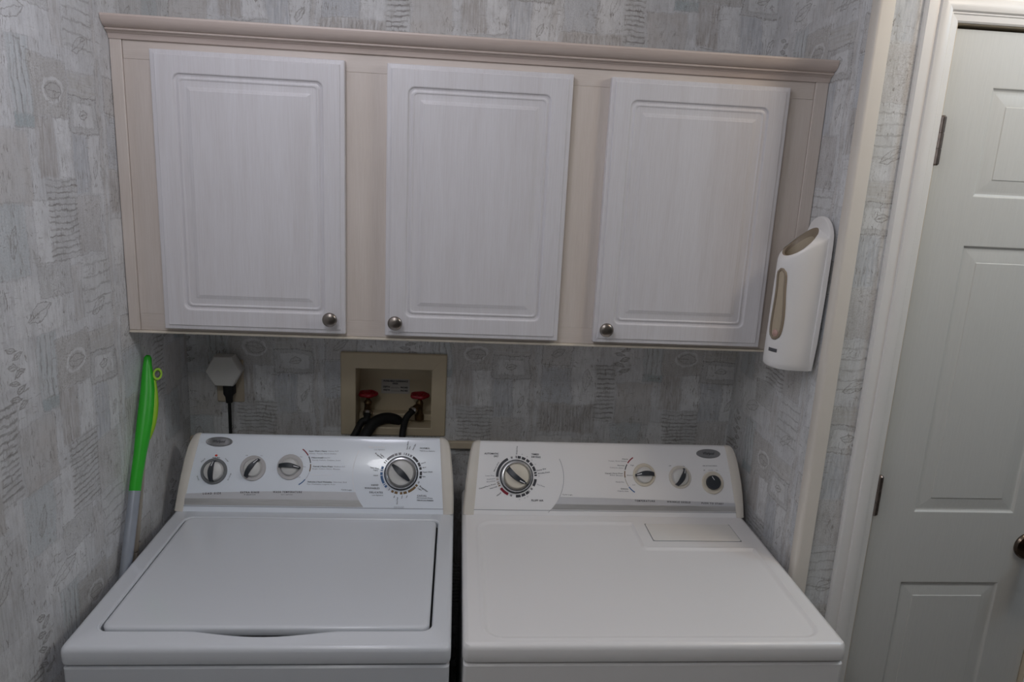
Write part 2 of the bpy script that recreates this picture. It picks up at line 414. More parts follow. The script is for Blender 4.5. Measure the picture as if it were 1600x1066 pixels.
wall('wall_hallway', [[(3.1, YF, 0), (3.1, -3.1, 0), (3.1, -3.1, ZC), (3.1, YF, ZC)]], lambda x, y, z: (y, z), M_rear)
wall('wall_rear', [[(3.1, -3.1, 0), (XL, -3.1, 0), (XL, -3.1, ZC), (3.1, -3.1, ZC)]], lambda x, y, z: (x, z), M_rear)
wall('floor', [[(XL, -3.1, 0), (3.1, -3.1, 0), (3.1, 0, 0), (XL, 0, 0)]], lambda x, y, z: (x, y), M_floor)
wall('ceiling', [[(XL, 0, ZC), (3.1, 0, ZC), (3.1, -3.1, ZC), (XL, -3.1, ZC)]], lambda x, y, z: (x, y), M_ceil)

# corner guard on the outside corner
mb = MB()
def arc(cx, cy, r, a0, a1, n): return [(cx + r * math.cos(a0 + (a1 - a0) * i / n), cy + r * math.sin(a0 + (a1 - a0) * i / n)) for i in range(n + 1)]
prof = [(XR, -.444), (XR - .003, -.444), (XR - .004, -.446)] + arc(XR + .003, YF - .010, .007, PI, 1.5 * PI, 6) + [(XR + .0265, YF - .017), (XR + .0285, YF - .015), (XR + .0285, YF), (XR, YF)]
mb.loft([[(x, y, z) for x, y in prof] for z in (0, ZC)], True, True, True)
struct('trim_1', mb, M_trim, smooth=30)
# batten low on the back wall, seen between the machines
mb = MB(); mb.box(XL + .001, XR - .001, -.014, 0.0, 0.982, 1.003)
struct('trim_2', mb, M_jamb, bevel=.003)

# door casing: stepped colonial profile, mitred at the head
cw = 0.067
CP = [(0, 0), (0, .007), (.003, .011), (.020, .0125), (.0235, .0125), (.025, .0165), (.030, .0185), (.040, .0185), (.047, .0165), (.050, .0125), (.052, .0125), (.054, .0105), (.064, .0095), (cw, .007), (cw, 0)]
xo0, xo1, zo = 1.6145, 2.1975, 2.1045
mb = MB()
mb.loft([[(xo0 + a, YF - h, 0) for a, h in CP], [(xo0 + a, YF - h, zo - a) for a, h in CP]], True, True, True)
struct('trim_3', mb, M_casing, smooth=30)
mb = MB()
mb.loft([[(xo0 + a, YF - h, zo - a) for a, h in CP], [(xo1 - a, YF - h, zo - a) for a, h in CP]], True, True, True)
struct('trim_4', mb, M_casing, smooth=30)
mb = MB()
mb.loft([[(xo1 - a, YF - h, 0) for a, h in CP], [(xo1 - a, YF - h, zo - a) for a, h in CP]], True, True, True)
struct('trim_5', mb, M_casing, smooth=30)
mb = MB()
mb.box(dx0, dx0 + .0035, YF - .004, YF + .11, 0, dz1); mb.box(dx1 - .0035, dx1, YF - .004, YF + .11, 0, dz1); mb.box(dx0 + .0035, dx1 - .0035, YF - .004, YF + .11, dz1 - .0035, dz1)
mb.box(dx0 + .0035, dx1 - .0035, YF + .05, YF + .07, dz1 - .03, dz1 - .0035)
struct('trim_6', mb, M_jamb)

# moulded door with one column of three raised panels
door = bpy.data.objects.new('door_1', None); COL.objects.link(door); door.location = (1.687, -.446, 0); WL['door_1'] = Vector(door.location)
door['kind'] = 'structure'
X0, X1, Z0, Z1, YD = 1.6868, 2.1255, 0.008, 2.030, -.447
px0, px1 = 1.786, 2.0245
pz = [(0.22, 0.851), (1.0235, 1.6195), (1.7165, 1.928)]
mb = MB()
def q(x0, x1, z0, z1): mb.add([(x0, YD, z0), (x1, YD, z0), (x1, YD, z1), (x0, YD, z1)], [(0, 1, 2, 3)])
q(X0, px0, Z0, Z1); q(px1, X1, Z0, Z1)
zz = [Z0] + [v for a in pz for v in a] + [Z1]
for i in range(0, len(zz), 2): q(px0, px1, zz[i], zz[i + 1])
mb.add([(X0, YD, Z0), (X0, YD + .035, Z0), (X0, YD + .035, Z1), (X0, YD, Z1)], [(0, 1, 2, 3)])
mb.add([(X1, YD, Z0), (X1, YD + .035, Z0), (X1, YD + .035, Z1), (X1, YD, Z1)], [(0, 1, 2, 3)])
mb.add([(X0, YD, Z1), (X0, YD + .035, Z1), (X1, YD + .035, Z1), (X1, YD, Z1)], [(0, 1, 2, 3)])
mb.add([(X0, YD + .035, Z0), (X1, YD + .035, Z0), (X1, YD + .035, Z1), (X0, YD + .035, Z1)], [(0, 1, 2, 3)])
obj('door_slab', mb, M_door, door, smooth=0)
for a, b_ in pz:
    mb = MB(); L = []
    for ins, h in ((0, 0), (.0015, -.0004), (.004, -.0030), (.0065, -.0044), (.009, -.0046), (.013, -.0040), (.033, -.0014), (.0345, -.0014), (.0360, .0), (.041, .0)):
        L.append([(x, YD - h, z) for x, z in rrect(px0 + ins, px1 - ins, a + ins, b_ - ins, .0008, 2, 1)])
    mb.loft(L, True, False, True)
    obj('door_panel', mb, M_door, door, smooth=12)
for zc in (0.32, 1.0685, 1.8215):
    mb = MB()
    mb.lathe((1.6872, YD - .0125, zc - .0445), (0, 0, 1), (1, 0, 0), [(.0035, -.003), (.0062, 0), (.0062, .028), (.0052, .0285), (.0052, .0295), (.0062, .03), (.0062, .058), (.0052, .0585), (.0052, .0595), (.0062, .06), (.0062, .089), (.0035, .092)], 14)
    mb.box(1.6815, 1.6860, YD - .0135, YD + .004, zc - .0445, zc + .0445)
    mb.box(1.6868, 1.6890, YD - .0120, YD + .002, zc - .0445, zc + .0445)
    obj('door_hinge', mb, M_hinge, door, label='dull metal butt hinge')
mb = MB()
mb.lathe((2.0735, YD, 0.944), (0, -1, 0), (1, 0, 0), [(.032, 0), (.032, .004), (.029, .008), (.015, .011), (.012, .02), (.0125, .03), (.022, .036), (.0275, .045), (.0285, .053), (.026, .061), (.018, .067), (.0, .069)], 36)
obj('door_knob', mb, M_bronze, door, label='dark bronze round door knob')

# ------------------------------------------------------------------ wall cabinet
cab = thing('wall_cabinet', (0.79, -.155, 1.352), 'pickled oak wall cabinet with three raised panel doors above the machines', 'cabinet')
CY, ZB, ZT = -.312, 1.352, 1.942
cl, cr = XL + .001, XR - .001
mb = MB()
mb.box(cl + .002, cl + .017, CY + .02, -.002, ZB + .012, 1.960); mb.box(cr - .017, cr - .002, CY + .02, -.002, ZB + .012, 1.960)
mb.box(cl + .017, cr - .017, CY + .02, -.002, ZB + .012, ZB + .026); mb.box(cl + .017, cr - .017, CY + .02, -.002, 1.945, 1.960)
mb.box(cl + .017, cr - .017, -.008, -.002, ZB + .026, 1.945)
obj('carcass', mb, M_oak, cab)
sx = [(cl + .0235, .1720), (.4830, .6310), (.9440, 1.0870), (1.4000, cr - .0285)]
for a, b_ in sx:
    mb = MB(); mb.box(a, b_, CY, CY + .0195, 1.3921, 1.9014); obj('stile', mb, M_oak, cab, bevel=.0004)
mb = MB(); mb.box(sx[0][0], sx[3][1], CY, CY + .0195, ZB + .004, 1.3920); obj('bottom_rail', mb, M_oakx, cab, bevel=.0008)
mb = MB(); mb.box(sx[0][0], sx[3][1], CY, CY + .0195, 1.9015, ZT + .01); obj('top_rail', mb, M_oakx, cab, bevel=.0008)
mb = MB(); mb.box(cl, cl + .023, CY - .003, CY + .016, ZB + .004, ZT); obj('filler_strip', mb, M_oak, cab, bevel=.0015)
mb = MB(); mb.box(cr - .028, cr, CY - .003, CY + .016, ZB + .004, ZT); obj('filler_strip', mb, M_oak, cab, bevel=.0015)
mb = MB(); mb.box(cl, cr, CY - .004, CY + .018, ZB - .0015, ZB + .0035); obj('bottom_edge', mb, M_ivory, cab, bevel=.001)
# crown moulding (profile: depth out from the face, height)
CR = [(0, 0), (.0045, 0), (.0055, .002), (.006, .005), (.0085, .009), (.0125, .0115), (.0130, .0132), (.0172, .0138), (.0187, .0152), (.0187, .0170), (.0175, .0182), (.0215, .0192), (.0268, .0222), (.0312, .0268), (.0342, .0320), (.0355, .0370), (.0350, .0397), (.0325, .041), (0, .041)]
mb = MB()
mb.loft([[(x, CY - d * 1.0, 1.9365 + h) for d, h in CR] for x in (cl, cr)], True, True, True)
obj('crown_moulding', mb, M_crown, cab, smooth=25)
# top deck of the crown
mb = MB(); mb.box(cl, cr, CY + .0005, -.002, 1.9605, 1.9645); obj('top_board', mb, M_oak, cab)

DZ0, DZ1 = 1.3645, 1.9208
def cab_door(x0, x1, kx, kz):
    yb = CY - .0008; mb = MB(); L = []; T = .019
    seq = [(0.0, 0.0, .0015), (0.0, T - .0045, .0015), (.0006, T - .0034, .0015), (.0018, T - .0028, .0015), (.0085, T - .0022, .0015), (.0092, T - .0006, .0015), (.0102, T, .002), (.041, T, .014), (.0425, T - .0005, .0135), (.0445, T - .0034, .0125),
           (.0475, T - .0042, .011), (.0505, T - .0034, .009), (.0515, T - .0022, .008), (.0535, T - .0022, .0075), (.0555, T - .0034, .007), (.058, T - .0036, .006), (.067, T - .0028, .003), (.071, T - .0014, .001), (.0735, T - .0010, .001), (.0745, T - .0004, .001), (.080, T - .0004, .001)]
    for ins, h, r in seq:
        L.append([(x, yb - h, z) for x, z in rrect(x0 + ins, x1 - ins, DZ0 + ins, DZ1 - ins, r, 10, 1)])
    mb.loft(L, True, True, True)
    d = obj('cabinet_door', mb, M_cdoor, cab, smooth=11)
    mb = MB()
    mb.lathe((kx, yb - T, kz), (0, -1, 0), (1, 0, 0), [(.0075, 0), (.007, .002), (.0055, .006), (.006, .011), (.011, .0145), (.0148, .017), (.0155, .0195), (.0148, .0215), (.0115, .024), (.006, .0255), (0, .026)], 32)
    obj('knob', mb, M_nickel, d, label='round brushed nickel knob')
cab_door(.1406, .5151, .4860, 1.3990)
cab_door(.5993, .9752, .6225, 1.3960)
cab_door(1.0546, 1.4329, 1.0790, 1.3965)

# ------------------------------------------------------------------ washer and dryer
DT = .8965                                     # top of both decks
TL = math.radians(28); sT, cT = math.sin(TL), math.cos(TL)
FY, FZ = -.229, .900
def bulge(t): return .0060 * 4 * max(0.0, t / .186) * max(0.0, 1 - t / .186)
class Face:
    def __init__(s, x0): s.x0 = x0
    def __call__(s, x, t, n=0.0):
        n += bulge(t)
        return Vector((s.x0 + x, FY + t * sT - n * cT, FZ + t * cT + n * sT))
AX_N = Vector((0, -cT, sT)); AX_T = Vector((0, sT, cT))

def body_shell(x0, x1, yf, parent, zlo, mat):
    # lower cabinet body with a toe line and rounded front edges
    mb = MB()
    L = [[(x, y, z) for x, y in rrect(x0 + .002, x1 - .002, yf + .003, -.075, .008, 4, 1)] for z in (.0, .10, zlo - .006)]
    L.append([(x, y, zlo - .002) for x, y in rrect(x0 + .006, x1 - .006, yf + .007, -.079, .008, 4, 1)])
    mb.loft(L, True, True, True)
    obj('cabinet_body', mb, mat, parent, smooth=40)
    mb = MB(); mb.box(x0 + .01, x1 - .01, yf + .012, -.09, zlo - .004, zlo + .006); obj('body_seam', mb, M_gap, parent)

# profile of the console (y, z) running from its front foot over the top to the back
def console_profile(off=0.0, top=.186, rad=.009):
    pts = []
    A = lambda t, n=0.0: (FY + t * sT - (n + off + bulge(t)) * cT, FZ + t * cT + (n + off + bulge(t)) * sT)
    pts.append((A(-.0035)[0], DT + .0002)); pts.append(A(-.002)); pts.append(A(.006))
    t1 = top - rad * .93
    for k in range(0, 15): pts.append(A(.0085 + (t1 - .0085) * k / 14))
    # rounded crest turning over to the back
    a1 = TL + math.atan(.0060 * 4 * (2 * t1 / .186 - 1) / .186)
    tb = A(t1); R = rad
    cx, cz = tb[0] + R * math.cos(a1), tb[1] - R * math.sin(a1)
    for k in range(1, 9):
        a = PI - a1 + (a1 - PI + .12) * k / 8
        pts.append((cx + R * math.cos(a), cz + R * math.sin(a)))
    pts.append((cx + R + .012, DT + .03)); pts.append((cx + R + .012, DT + .0002))
    return pts
def t_of(p): return (p[0] - FY) * sT + (p[1] - FZ) * cT

def console(parent, F, lft, rgt, capL, capR, mpanel, top=.186):
    """lft/rgt: panel edge x as function of t; capL/capR: outer edge of the end caps"""
    pf = console_profile(0, top)
    tm = lambda p: min(max(t_of(p), -.003), top)
    cols = []
    for k in range(9):
        s_ = k / 8
        cols.append([(F.x0 + lft(tm(p)) * (1 - s_) + rgt(tm(p)) * s_, p[0], p[1]) for p in pf])
    mb = MB(); mb.loft(cols, False); con = obj('console', mb, mpanel, parent, smooth=30)
    # groove line above the lip
    mb = MB(); a, b_ = lft(.009), rgt(.009)
    mb.prism([F(a, .0082, .0001), F(b_, .0082, .0001), F(b_, .0094, .0001), F(a, .0094, .0001)], AX_N * .0004)
    obj('lip_groove', mb, M_inkl, con)
    for inner, outer, sg in ((lft, capL, -1), (rgt, capR, 1)):
        p0 = console_profile(.0012, top + .0012, .0095); mb = MB(); L = []
        po = console_profile(-.007, top - .006, .005)
        L.append([(F.x0 + inner(tm(p)) - sg * .002, p[0], p[1]) for p in pf])
        L.append([(F.x0 + inner(tm(p)), p[0], p[1]) for p in p0])
        L.append([(F.x0 + outer(tm(p)) - sg * .010, p[0], p[1]) for p in p0])
        pm = console_profile(-.0012, top - .0010, .008)
        L.append([(F.x0 + outer(tm(p)) - sg * .0035, p[0], p[1]) for p in pm])
        L.append([(F.x0 + outer(tm(p)), p[0], p[1]) for p in po])
        mb.loft(L, False); mb.add(L[-1], [tuple(range(len(L[-1])))])
        obj('end_cap', mb, M_cap, parent, smooth=35, label='cream plastic end cap of the console')
    return con

def flat(name, F, polys, mat, parent, n0=.0002, th=.0004):
    mb = MB()
    for poly in polys: mb.prism([F(x, t, n0) for x, t in poly], AX_N * th)
    return obj(name, mb, mat, parent, smooth=0)
def arcseg(cx, ct, r0, r1, a0, a1, n=None):
    """a: degrees clockwise from straight up"""
    n = n or max(1, int(abs(a1 - a0) / 6)); A = [math.radians(a0 + (a1 - a0) * i / n) for i in range(n + 1)]
    return [(cx + r1 * math.sin(a), ct + r1 * math.cos(a)) for a in A] + [(cx + r0 * math.sin(a), ct + r0 * math.cos(a)) for a in A[::-1]]
def ell(cx, ct, a, b, n=40): return [(cx + a * math.cos(2 * PI * i / n), ct + b * math.sin(2 * PI * i / n)) for i in range(n)]

_tc = {}
def text_geo(s, bold=0.0, space=1.0, shear=0.0):
    key = (s, bold, space, shear)
    if key not in _tc:
        c = bpy.data.curves.new('t', 'FONT'); c.body = s; c.size = 1.0; c.resolution_u = 2; c.offset = bold; c.space_character = space; c.shear = shear
        o = bpy.data.objects.new('t', c); me = bpy.data.meshes.new_from_object(o)
        vs = [tuple(v.co) for v in me.vertices]; fs = [tuple(p.vertices) for p in me.polygons]
        bpy.data.objects.remove(o); bpy.data.curves.remove(c); bpy.data.meshes.remove(me)
        _tc[key] = (vs, fs)
    return _tc[key]
def put_text(mb, F, s, p0, p1, h, bold=0.0, space=1.0, n=.0011, shear=0.0):
    """set the words between two points of the face, cap height h, centred on that line"""
    vs, fs = text_geo(s, bold, space, shear)
    xs = [v[0] for v in vs]; w = max(xs) - min(xs); xm = min(xs)
    d = Vector((p1[0] - p0[0], p1[1] - p0[1])); L = d.length; d /= L; nn = Vector((-d.y, d.x)); out = []
    for x, y, _ in vs:
        a = (x - xm) / w * L; b_ = (y / .70 - .5) * h
        out.append(F(p0[0] + d.x * a + nn.x * b_, p0[1] + d.y * a + nn.y * b_, n))
    mb.add(out, fs)

def knob(parent, F, name, cx, ct, ring_r, ring_mat, dome, ang, grip_l, grip_w, gh=.020, dome_mat=None, bend=.0, mark=True, ring_h=.0035, label=None):
    """ang: direction of the pointer, degrees clockwise from up"""
    o = F(cx, ct, 0); dm = dome_mat or M_knobw
    mb = MB(); mb.lathe(o, AX_N, (1, 0, 0), [(ring_r, -.003), (ring_r, ring_h * .5), (ring_r - .0015, ring_h), (dome + .003, ring_h), (dome + .002, ring_h - .001)], 40)
    k = obj(name, mb, ring_mat, parent, smooth=30, label=label)
    mb = MB(); mb.lathe(o, AX_N, (1, 0, 0), [(dome + .001, .0005), (dome, .008), (dome * .93, .0115), (dome * .7, .0135), (dome * .3, .0145), (0, .0147)], 36)
    obj('knob_face', mb, dm, k, smooth=40)
    a = math.radians(ang); dx_, dt_ = math.sin(a), math.cos(a); ex, et = dt_, -dx_
    out = []; N = 14
    def wdt(s): return grip_w * (0.62 + 0.38 * math.sin(PI * min(1, max(0, (s + .12) / 1.24)))) * (1 - .42 * max(0, (s - .55) / .45))
    side = []
    for i in range(N + 1):
        s_ = i / N; l = (s_ - .5) * grip_l; b_ = bend * (1 - (2 * s_ - 1) ** 2); side.append((l, b_, wdt(s_) / 2, s_))
    poly = [(l, b_ + w_) for l, b_, w_, _ in side] + [(l, b_ - w_) for l, b_, w_, _ in side[::-1]]
    def P(l, b_, n): return F(cx + dx_ * l + ex * b_, ct + dt_ * l + et * b_, n)
    mb = MB()
    hh = lambda l: gh * (1 - .35 * (abs(l) / (grip_l / 2)) ** 2.2)
    base = [P(l, b_, .001) for l, b_ in poly]; mid = [P(l, b_, hh(l) - .002) for l, b_ in poly]; topp = [P(l * .965, b_ * .82, hh(l)) for l, b_ in poly]
    mb.loft([base, mid, topp], True, True, False)
    n_ = len(topp); h_ = n_ // 2
    mb.add(topp, [(i, i + 1, n_ - 2 - i, n_ - 1 - i) for i in range(h_ - 1)])
    obj('knob_grip', mb, M_grip, k, smooth=40)
    if mark:
        mb = MB()
        l0, l1 = grip_l * .22, grip_l * .455
        bb = lambda l: bend * (1 - (2 * l / grip_l) ** 2)
        vs = [P(l0, bb(l0) - .0009, hh(l0) + .0004), P(l1, bb(l1) - .0007, hh(l1) + .0006), P(l1, bb(l1) + .0007, hh(l1) + .0006), P(l0, bb(l0) + .0009, hh(l0) + .0004)]
        mb.add(vs, [(0, 1, 2, 3)]); obj('knob_mark', mb, M_inkw, k, smooth=0)
    return k

def dial(parent, F, name, cx, ct, ang, dmat, lens, label):
    o = F(cx, ct, 0); mb = MB()
    mb.lathe(o, AX_N, (1, 0, 0), [(.0392, -.004), (.0392, .007), (.0385, .010), (.0365, .0125), (.034, .0130), (.0315, .0115), (.0305, .0095)], 56)
    k = obj(name, mb, M_chrome, parent, smooth=35, label=label)
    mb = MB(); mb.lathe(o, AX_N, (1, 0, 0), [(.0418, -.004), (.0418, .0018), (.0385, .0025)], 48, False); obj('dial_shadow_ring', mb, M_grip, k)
    mb = MB(); mb.lathe(o, AX_N, (1, 0, 0), [(.0308, .002), (.0306, .011), (.0285, .0145), (.022, .0165), (.012, .0175), (0, .0178)], 48); obj('dial_face', mb, dmat, k, smooth=40)
    a = math.radians(ang); dx_, dt_ = math.sin(a), math.cos(a); ex, et = dt_, -dx_
    N = 16; hl = .0295; side = []
    for i in range(N + 1):
        s_ = i / N; l = (s_ - .5) * 2 * hl
        if lens: w_ = .0075 * math.sin(PI * (.08 + .84 * s_)) ** .8; b_ = 0
        else: w_ = .0072 * (1 - .45 * s_ ** 2) * (1 if s_ < .93 else .6); b_ = .0045 * (1 - (2 * s_ - 1) ** 2)
        side.append((l, b_, w_))
    poly = [(l, b_ + w_) for l, b_, w_ in side] + [(l, b_ - w_) for l, b_, w_ in side[::-1]]
    P = lambda l, b_, n: F(cx + dx_ * l + ex * b_, ct + dt_ * l + et * b_, n)
    mb = MB(); hh = lambda l: .026 * (1 - .3 * (l / hl) ** 2)
    topp = [P(l, b_ * .85, hh(l)) for l, b_ in poly]
    mb.loft([[P(l, b_, .012) for l, b_ in poly], [P(l, b_, hh(l) - .003) for l, b_ in poly], topp], True, True, False)
    n_ = len(topp); mb.add(topp, [(i, i + 1, n_ - 2 - i, n_ - 1 - i) for i in range(n_ // 2 - 1)])
    obj('dial_grip', mb, M_grip, k, smooth=40)
    mb = MB()
    if lens: mb.lathe(F(cx + dx_ * .0355 + ex * -.0065, ct + dt_ * .0355 + et * -.0065, .0128), AX_N, (1, 0, 0), [(.0018, 0), (.0015, .0006), (0, .0008)], 12)
    else:
        l0, l1 = hl * .42, hl * .9
        mb.add([P(l0, .004, hh(l0) + .0004), P(l1, .001, hh(l1) + .0008), P(l1, .0025, hh(l1) + .0008), P(l0, .0065, hh(l0) + .0004)], [(0, 1, 2, 3)])
    obj('dial_mark', mb, M_grip if lens else M_inkw, k, smooth=0)
    return k

def badge(parent, F, cx, ct, a=.0318, b=.0120):
    mb = MB(); L = []
    for k_, n in ((1.0, .0002), (1.0, .0012), (.95, .0022), (.90, .0018), (.6, .0026), (.2, .0029)):
        L.append([F(x, t, n) for x, t in ell(cx, ct, a * k_, b * (1 - (1 - k_) * 1.2 if k_ > .8 else k_))])
    mb.loft(L, True, False, True)
    k = obj('badge', mb, M_badge, parent, smooth=30, label='oval silver badge with dark script lettering')
    mb = MB(); put_text(mb, F, 'Whirlpool', (cx - .0150, ct + .0008), (cx + .0150, ct + .0008), .0068, .02, .95, .0034, .25)
    sw = [F(cx - .012 + .020 * s_, ct - .0045 - .0022 * math.sin(PI * s_), .0030) for s_ in (0, .25, .5, .75, 1)]
    sw2 = [F(cx - .012 + .020 * s_, ct - .0052 - .0022 * math.sin(PI * s_), .0030) for s_ in (0, .25, .5, .75, 1)]
    obj('badge_lettering', mb, M_ink, k, smooth=0)
    mb = MB(); mb.loft([sw, sw2], False); obj('badge_swoosh', mb, M_inkl, k, smooth=0)

# ---- washer
WX0, WX1 = .0959, .7610
wash = thing('washing_machine', ((WX0 + WX1) / 2, -.40, 0), 'white top loading washing machine on the left with a recessed square lid', 'washing machine')
WF = -.7408
body_shell(WX0, WX1, WF, wash, .8585, M_white)
mb = MB(); L = []
NS, NCN = 26, 6
fx0, fx1 = WX0 + .2026, WX0 + .458
def scoop(x):
    return 0.0 if not fx0 < x < fx1 else -.0165 * (math.sin(PI * (x - fx0) / (fx1 - fx0)) ** 1.15)
def R_(ins, z, r, y1=-.077): return [(x, y, z) for x, y in rrect(WX0 + ins, WX1 - ins, WF + ins, y1 - ins * .2, r, NCN, NS)]
L += [R_(.004, .8605, .010), R_(.0008, .863, .012), R_(0, .868, .012), R_(0, DT - .011, .012), R_(.0012, DT - .006, .012), R_(.0042, DT - .002, .013), R_(.010, DT, .014)]
LX0, LX1, LY0, LY1 = WX0 + .0465, WX0 + .6245, -.6915, -.268
gap = .0042
def H_(o, z, r, bl=True): return [(x, y, z) for x, y in rrect(LX0 - o, LX1 + o, LY0 - o, LY1 + o, r, NCN, NS, scoop if bl else None)]
L += [H_(.013, DT + .0002, .030), H_(gap + .0045, DT + .0022, .023), H_(gap + .002, DT + .0018, .022), H_(gap, DT - .001, .020), H_(gap, DT - .014, .020), H_(.0, DT - .014, .018)]
mb.loft(L, True, True, True)
obj('top_deck', mb, M_white, wash, smooth=35)
mb = MB(); mb.box(LX0 - .0035, LX1 + .0035, LY0 - .003, LY1 + .003, DT - .0139, DT - .0125)
fl = [(fx0 + (fx1 - fx0) * i / 16, LY0 + scoop(fx0 + (fx1 - fx0) * i / 16) - .003) for i in range(17)]
mb.prism([(x, y, DT - .0139) for x, y in fl], (0, 0, .0012))
obj('lid_recess', mb, M_gap, wash, smooth=0)
mb = MB()
L = [[(x, y, z) for x, y in rrect(LX0 + i_, LX1 - i_, LY0 + i_, LY1 - i_, .018, 6, 1)] for i_, z in ((.001, DT - .012), (0, DT - .009), (0, DT + .0005), (.0012, DT + .0034), (.004, DT + .0050), (.009, DT + .0056))]
mb.loft(L, True, True, True)
obj('lid', mb, M_white, wash, smooth=40, label='flat white lid with rounded corners')
FW = Face(WX0)
wl = lambda t: .0190 + .110 * t
wr = lambda t: .6415 - .080 * t
import bisect
def pw(pts):
    xs = [p[0] for p in pts]; ys = [p[1] for p in pts]
    return lambda t: float(np.interp(t, xs, ys))
wcl = pw([(-.003, -.0015), (.076, .0045), (.12, .0085), (.150, .0125), (.170, .0180), (.186, .0260)])
wcr = pw([(-.003, .6652), (.05, .6632), (.086, .6608), (.13, .6560), (.159, .6522), (.175, .6470), (.186, .6400)])
con = console(wash, FW, wl, wr, wcl, wcr, M_panel, .1850)
# silver band with the big circle cut out of its right end
def circ3(a, b, c):
    ax, ay = a; bx, by = b; cx, cy = c
    d = 2 * (ax * (by - cy) + bx * (cy - ay) + cx * (ay - by))
    ux = ((ax ** 2 + ay ** 2) * (by - cy) + (bx ** 2 + by ** 2) * (cy - ay) + (cx ** 2 + cy ** 2) * (ay - by)) / d
    uy = ((ax ** 2 + ay ** 2) * (cx - bx) + (bx ** 2 + by ** 2) * (ax - cx) + (cx ** 2 + cy ** 2) * (bx - ax)) / d
    return ux, uy, math.hypot(ax - ux, ay - uy)
ux, ut, ur = circ3((.4276, .1477), (.4158, .1000), (.4453, .0110))
topc = pw([(.019, .0375), (.10, .0415), (.20, .0450), (.30, .0468), (.43, .0462)])
xs = [wl(.03) + .0005 + (.4290 - wl(.03)) * i / 20 for i in range(21)]
cut = [(ux - math.sqrt(max(0, ur ** 2 - (t - ut) ** 2)), t) for t in [.0462 + (.0112 - .0462) * i / 8 for i in range(9)]]
band = [(x, topc(x)) for x in xs if x < cut[0][0] - .002] + cut
lower = [(p[0], .0112) for p in reversed([q_ for q_ in band if q_[0] < cut[0][0]])]
SPL = .0270
xcut = lambda t: ux - math.sqrt(max(0, ur ** 2 - (t - ut) ** 2))
tt_ = [SPL + (.0462 - SPL) * i / 5 for i in range(6)]; tl_ = [.0112 + (SPL - .0112) * i / 4 for i in range(5)]
x0b = wl(.03) + .0005
xb = [x0b + (xcut(.0462) - .002 - x0b) * i / 20 for i in range(21)]
nb = 24
def band_grid(name, F, x0f, x1f, tlo, thi, mat, par, label):
    mb = MB(); rows = []
    for r_ in range(9):
        row = []
        for k in range(nb + 1):
            a_ = k / nb; xg = x0f(tlo) + (x1f(tlo) - x0f(tlo)) * a_; t = tlo + ((thi(xg) if callable(thi) else thi) - tlo) * r_ / 8
            row.append(F(x0f(t) + (x1f(t) - x0f(t)) * a_, t, .0006))
        rows.append(row)
    mb.loft(rows, False)
    return obj(name, mb, mat, par, smooth=0, label=label)
band_grid('silver_band', FW, lambda t: x0b, xcut, SPL, topc, M_satin, con, 'satin silver band with dark lettering')
band_grid('mirror_band', FW, lambda t: x0b, xcut, .0112, SPL, M_silver, con, 'brushed metal band along the console foot')
flat('printed_arc', FW, [[(ux - (ur + o_) * math.cos(a), ut + (ur + o_) * math.sin(a)) for a in [(-.62 + 1.05 * i / 30) for i in range(31)]] + [(ux - (ur + o_ + .0011) * math.cos(a), ut + (ur + o_ + .0011) * math.sin(a)) for a in [(-.62 + 1.05 * i / 30) for i in range(31)]][::-1] for o_ in (0,)], M_inkw, con)
badge(wash, FW, .0880, .1630)
# lettering: dark, grey, light
dk, gr, wt = MB(), MB(), MB()
T = put_text
T(dk, FW, 'LOAD SIZE', (.0640, .0380), (.1060, .0396), .0042, .03, 1.5)
T(dk, FW, 'EXTRA RINSE', (.1515, .0422), (.1956, .0430), .0040, .03, 1.4)
T(dk, FW, 'if desired', (.1600, .0370), (.1868, .0377), .0026)
T(dk, FW, 'WASH TEMPERATURE', (.2279, .0442), (.2964, .0449), .0040, .03, 1.4)
T(dk, FW, 'hot / cold rinse', (.2478, .0384), (.2749, .0389), .0026)
for s_, s2, a, b_ in (('Super Wash | Heavy', 'Heavy Soil', (.3050, .1440), (.3763, .1453)), ('Normal', 'Heavy Soil', (.3135, .1280), (.3571, .1288)), ('Casual | Perm Press', 'Medium Soil', (.3180, .1070), (.3951, .1074)), ('Delicates | Hand Washables', 'Normal Soil', (.3085, .0696), (.4021, .0698))):
    k_ = .62
    m_ = (a[0] + (b_[0] - a[0]) * k_, a[1] + (b_[1] - a[1]) * k_)
    m2 = (a[0] + (b_[0] - a[0]) * (k_ + .04), a[1] + (b_[1] - a[1]) * (k_ + .04))
    T(dk, FW, s_, a, m_, .0030, .02); T(gr, FW, s2, m2, b_, .0028)
T(gr, FW, 'Whites, Towels, Work Clothes', (.3060, .1380), (.3724, .1386), .0027)
T(gr, FW, 'Sturdy Colors, Cottons, Jeans', (.3150, .1224), (.3838, .1226), .0027)
T(gr, FW, 'Bright Colors, Shirts, Blouses', (.3175, .1011), (.3839, .1013), .0027)
T(gr, FW, 'Fine Washables, Lingerie, Knits', (.3075, .0641), (.3749, .0643), .0027)
T(wt, FW, 'Sweaters, Woolens', (.3160, .0863), (.3660, .0869), .0026)
T(dk, FW, 'Cycle Logic', (.3902, .0521), (.4158, .0515), .0027)
for s_, a, b_ in (('Hot', (.2850, .1297), (.2910, .1298)), ('Warm', (.2925, .1058), (.3010, .1059)), ('Cold', (.2828, .0806), (.2900, .0806)), ('Off', (.1545, .1306), (.1602, .1308)), ('On', (.1905, .1306), (.1950, .1308))):
    T(gr, FW, s_, a, b_, .0027)
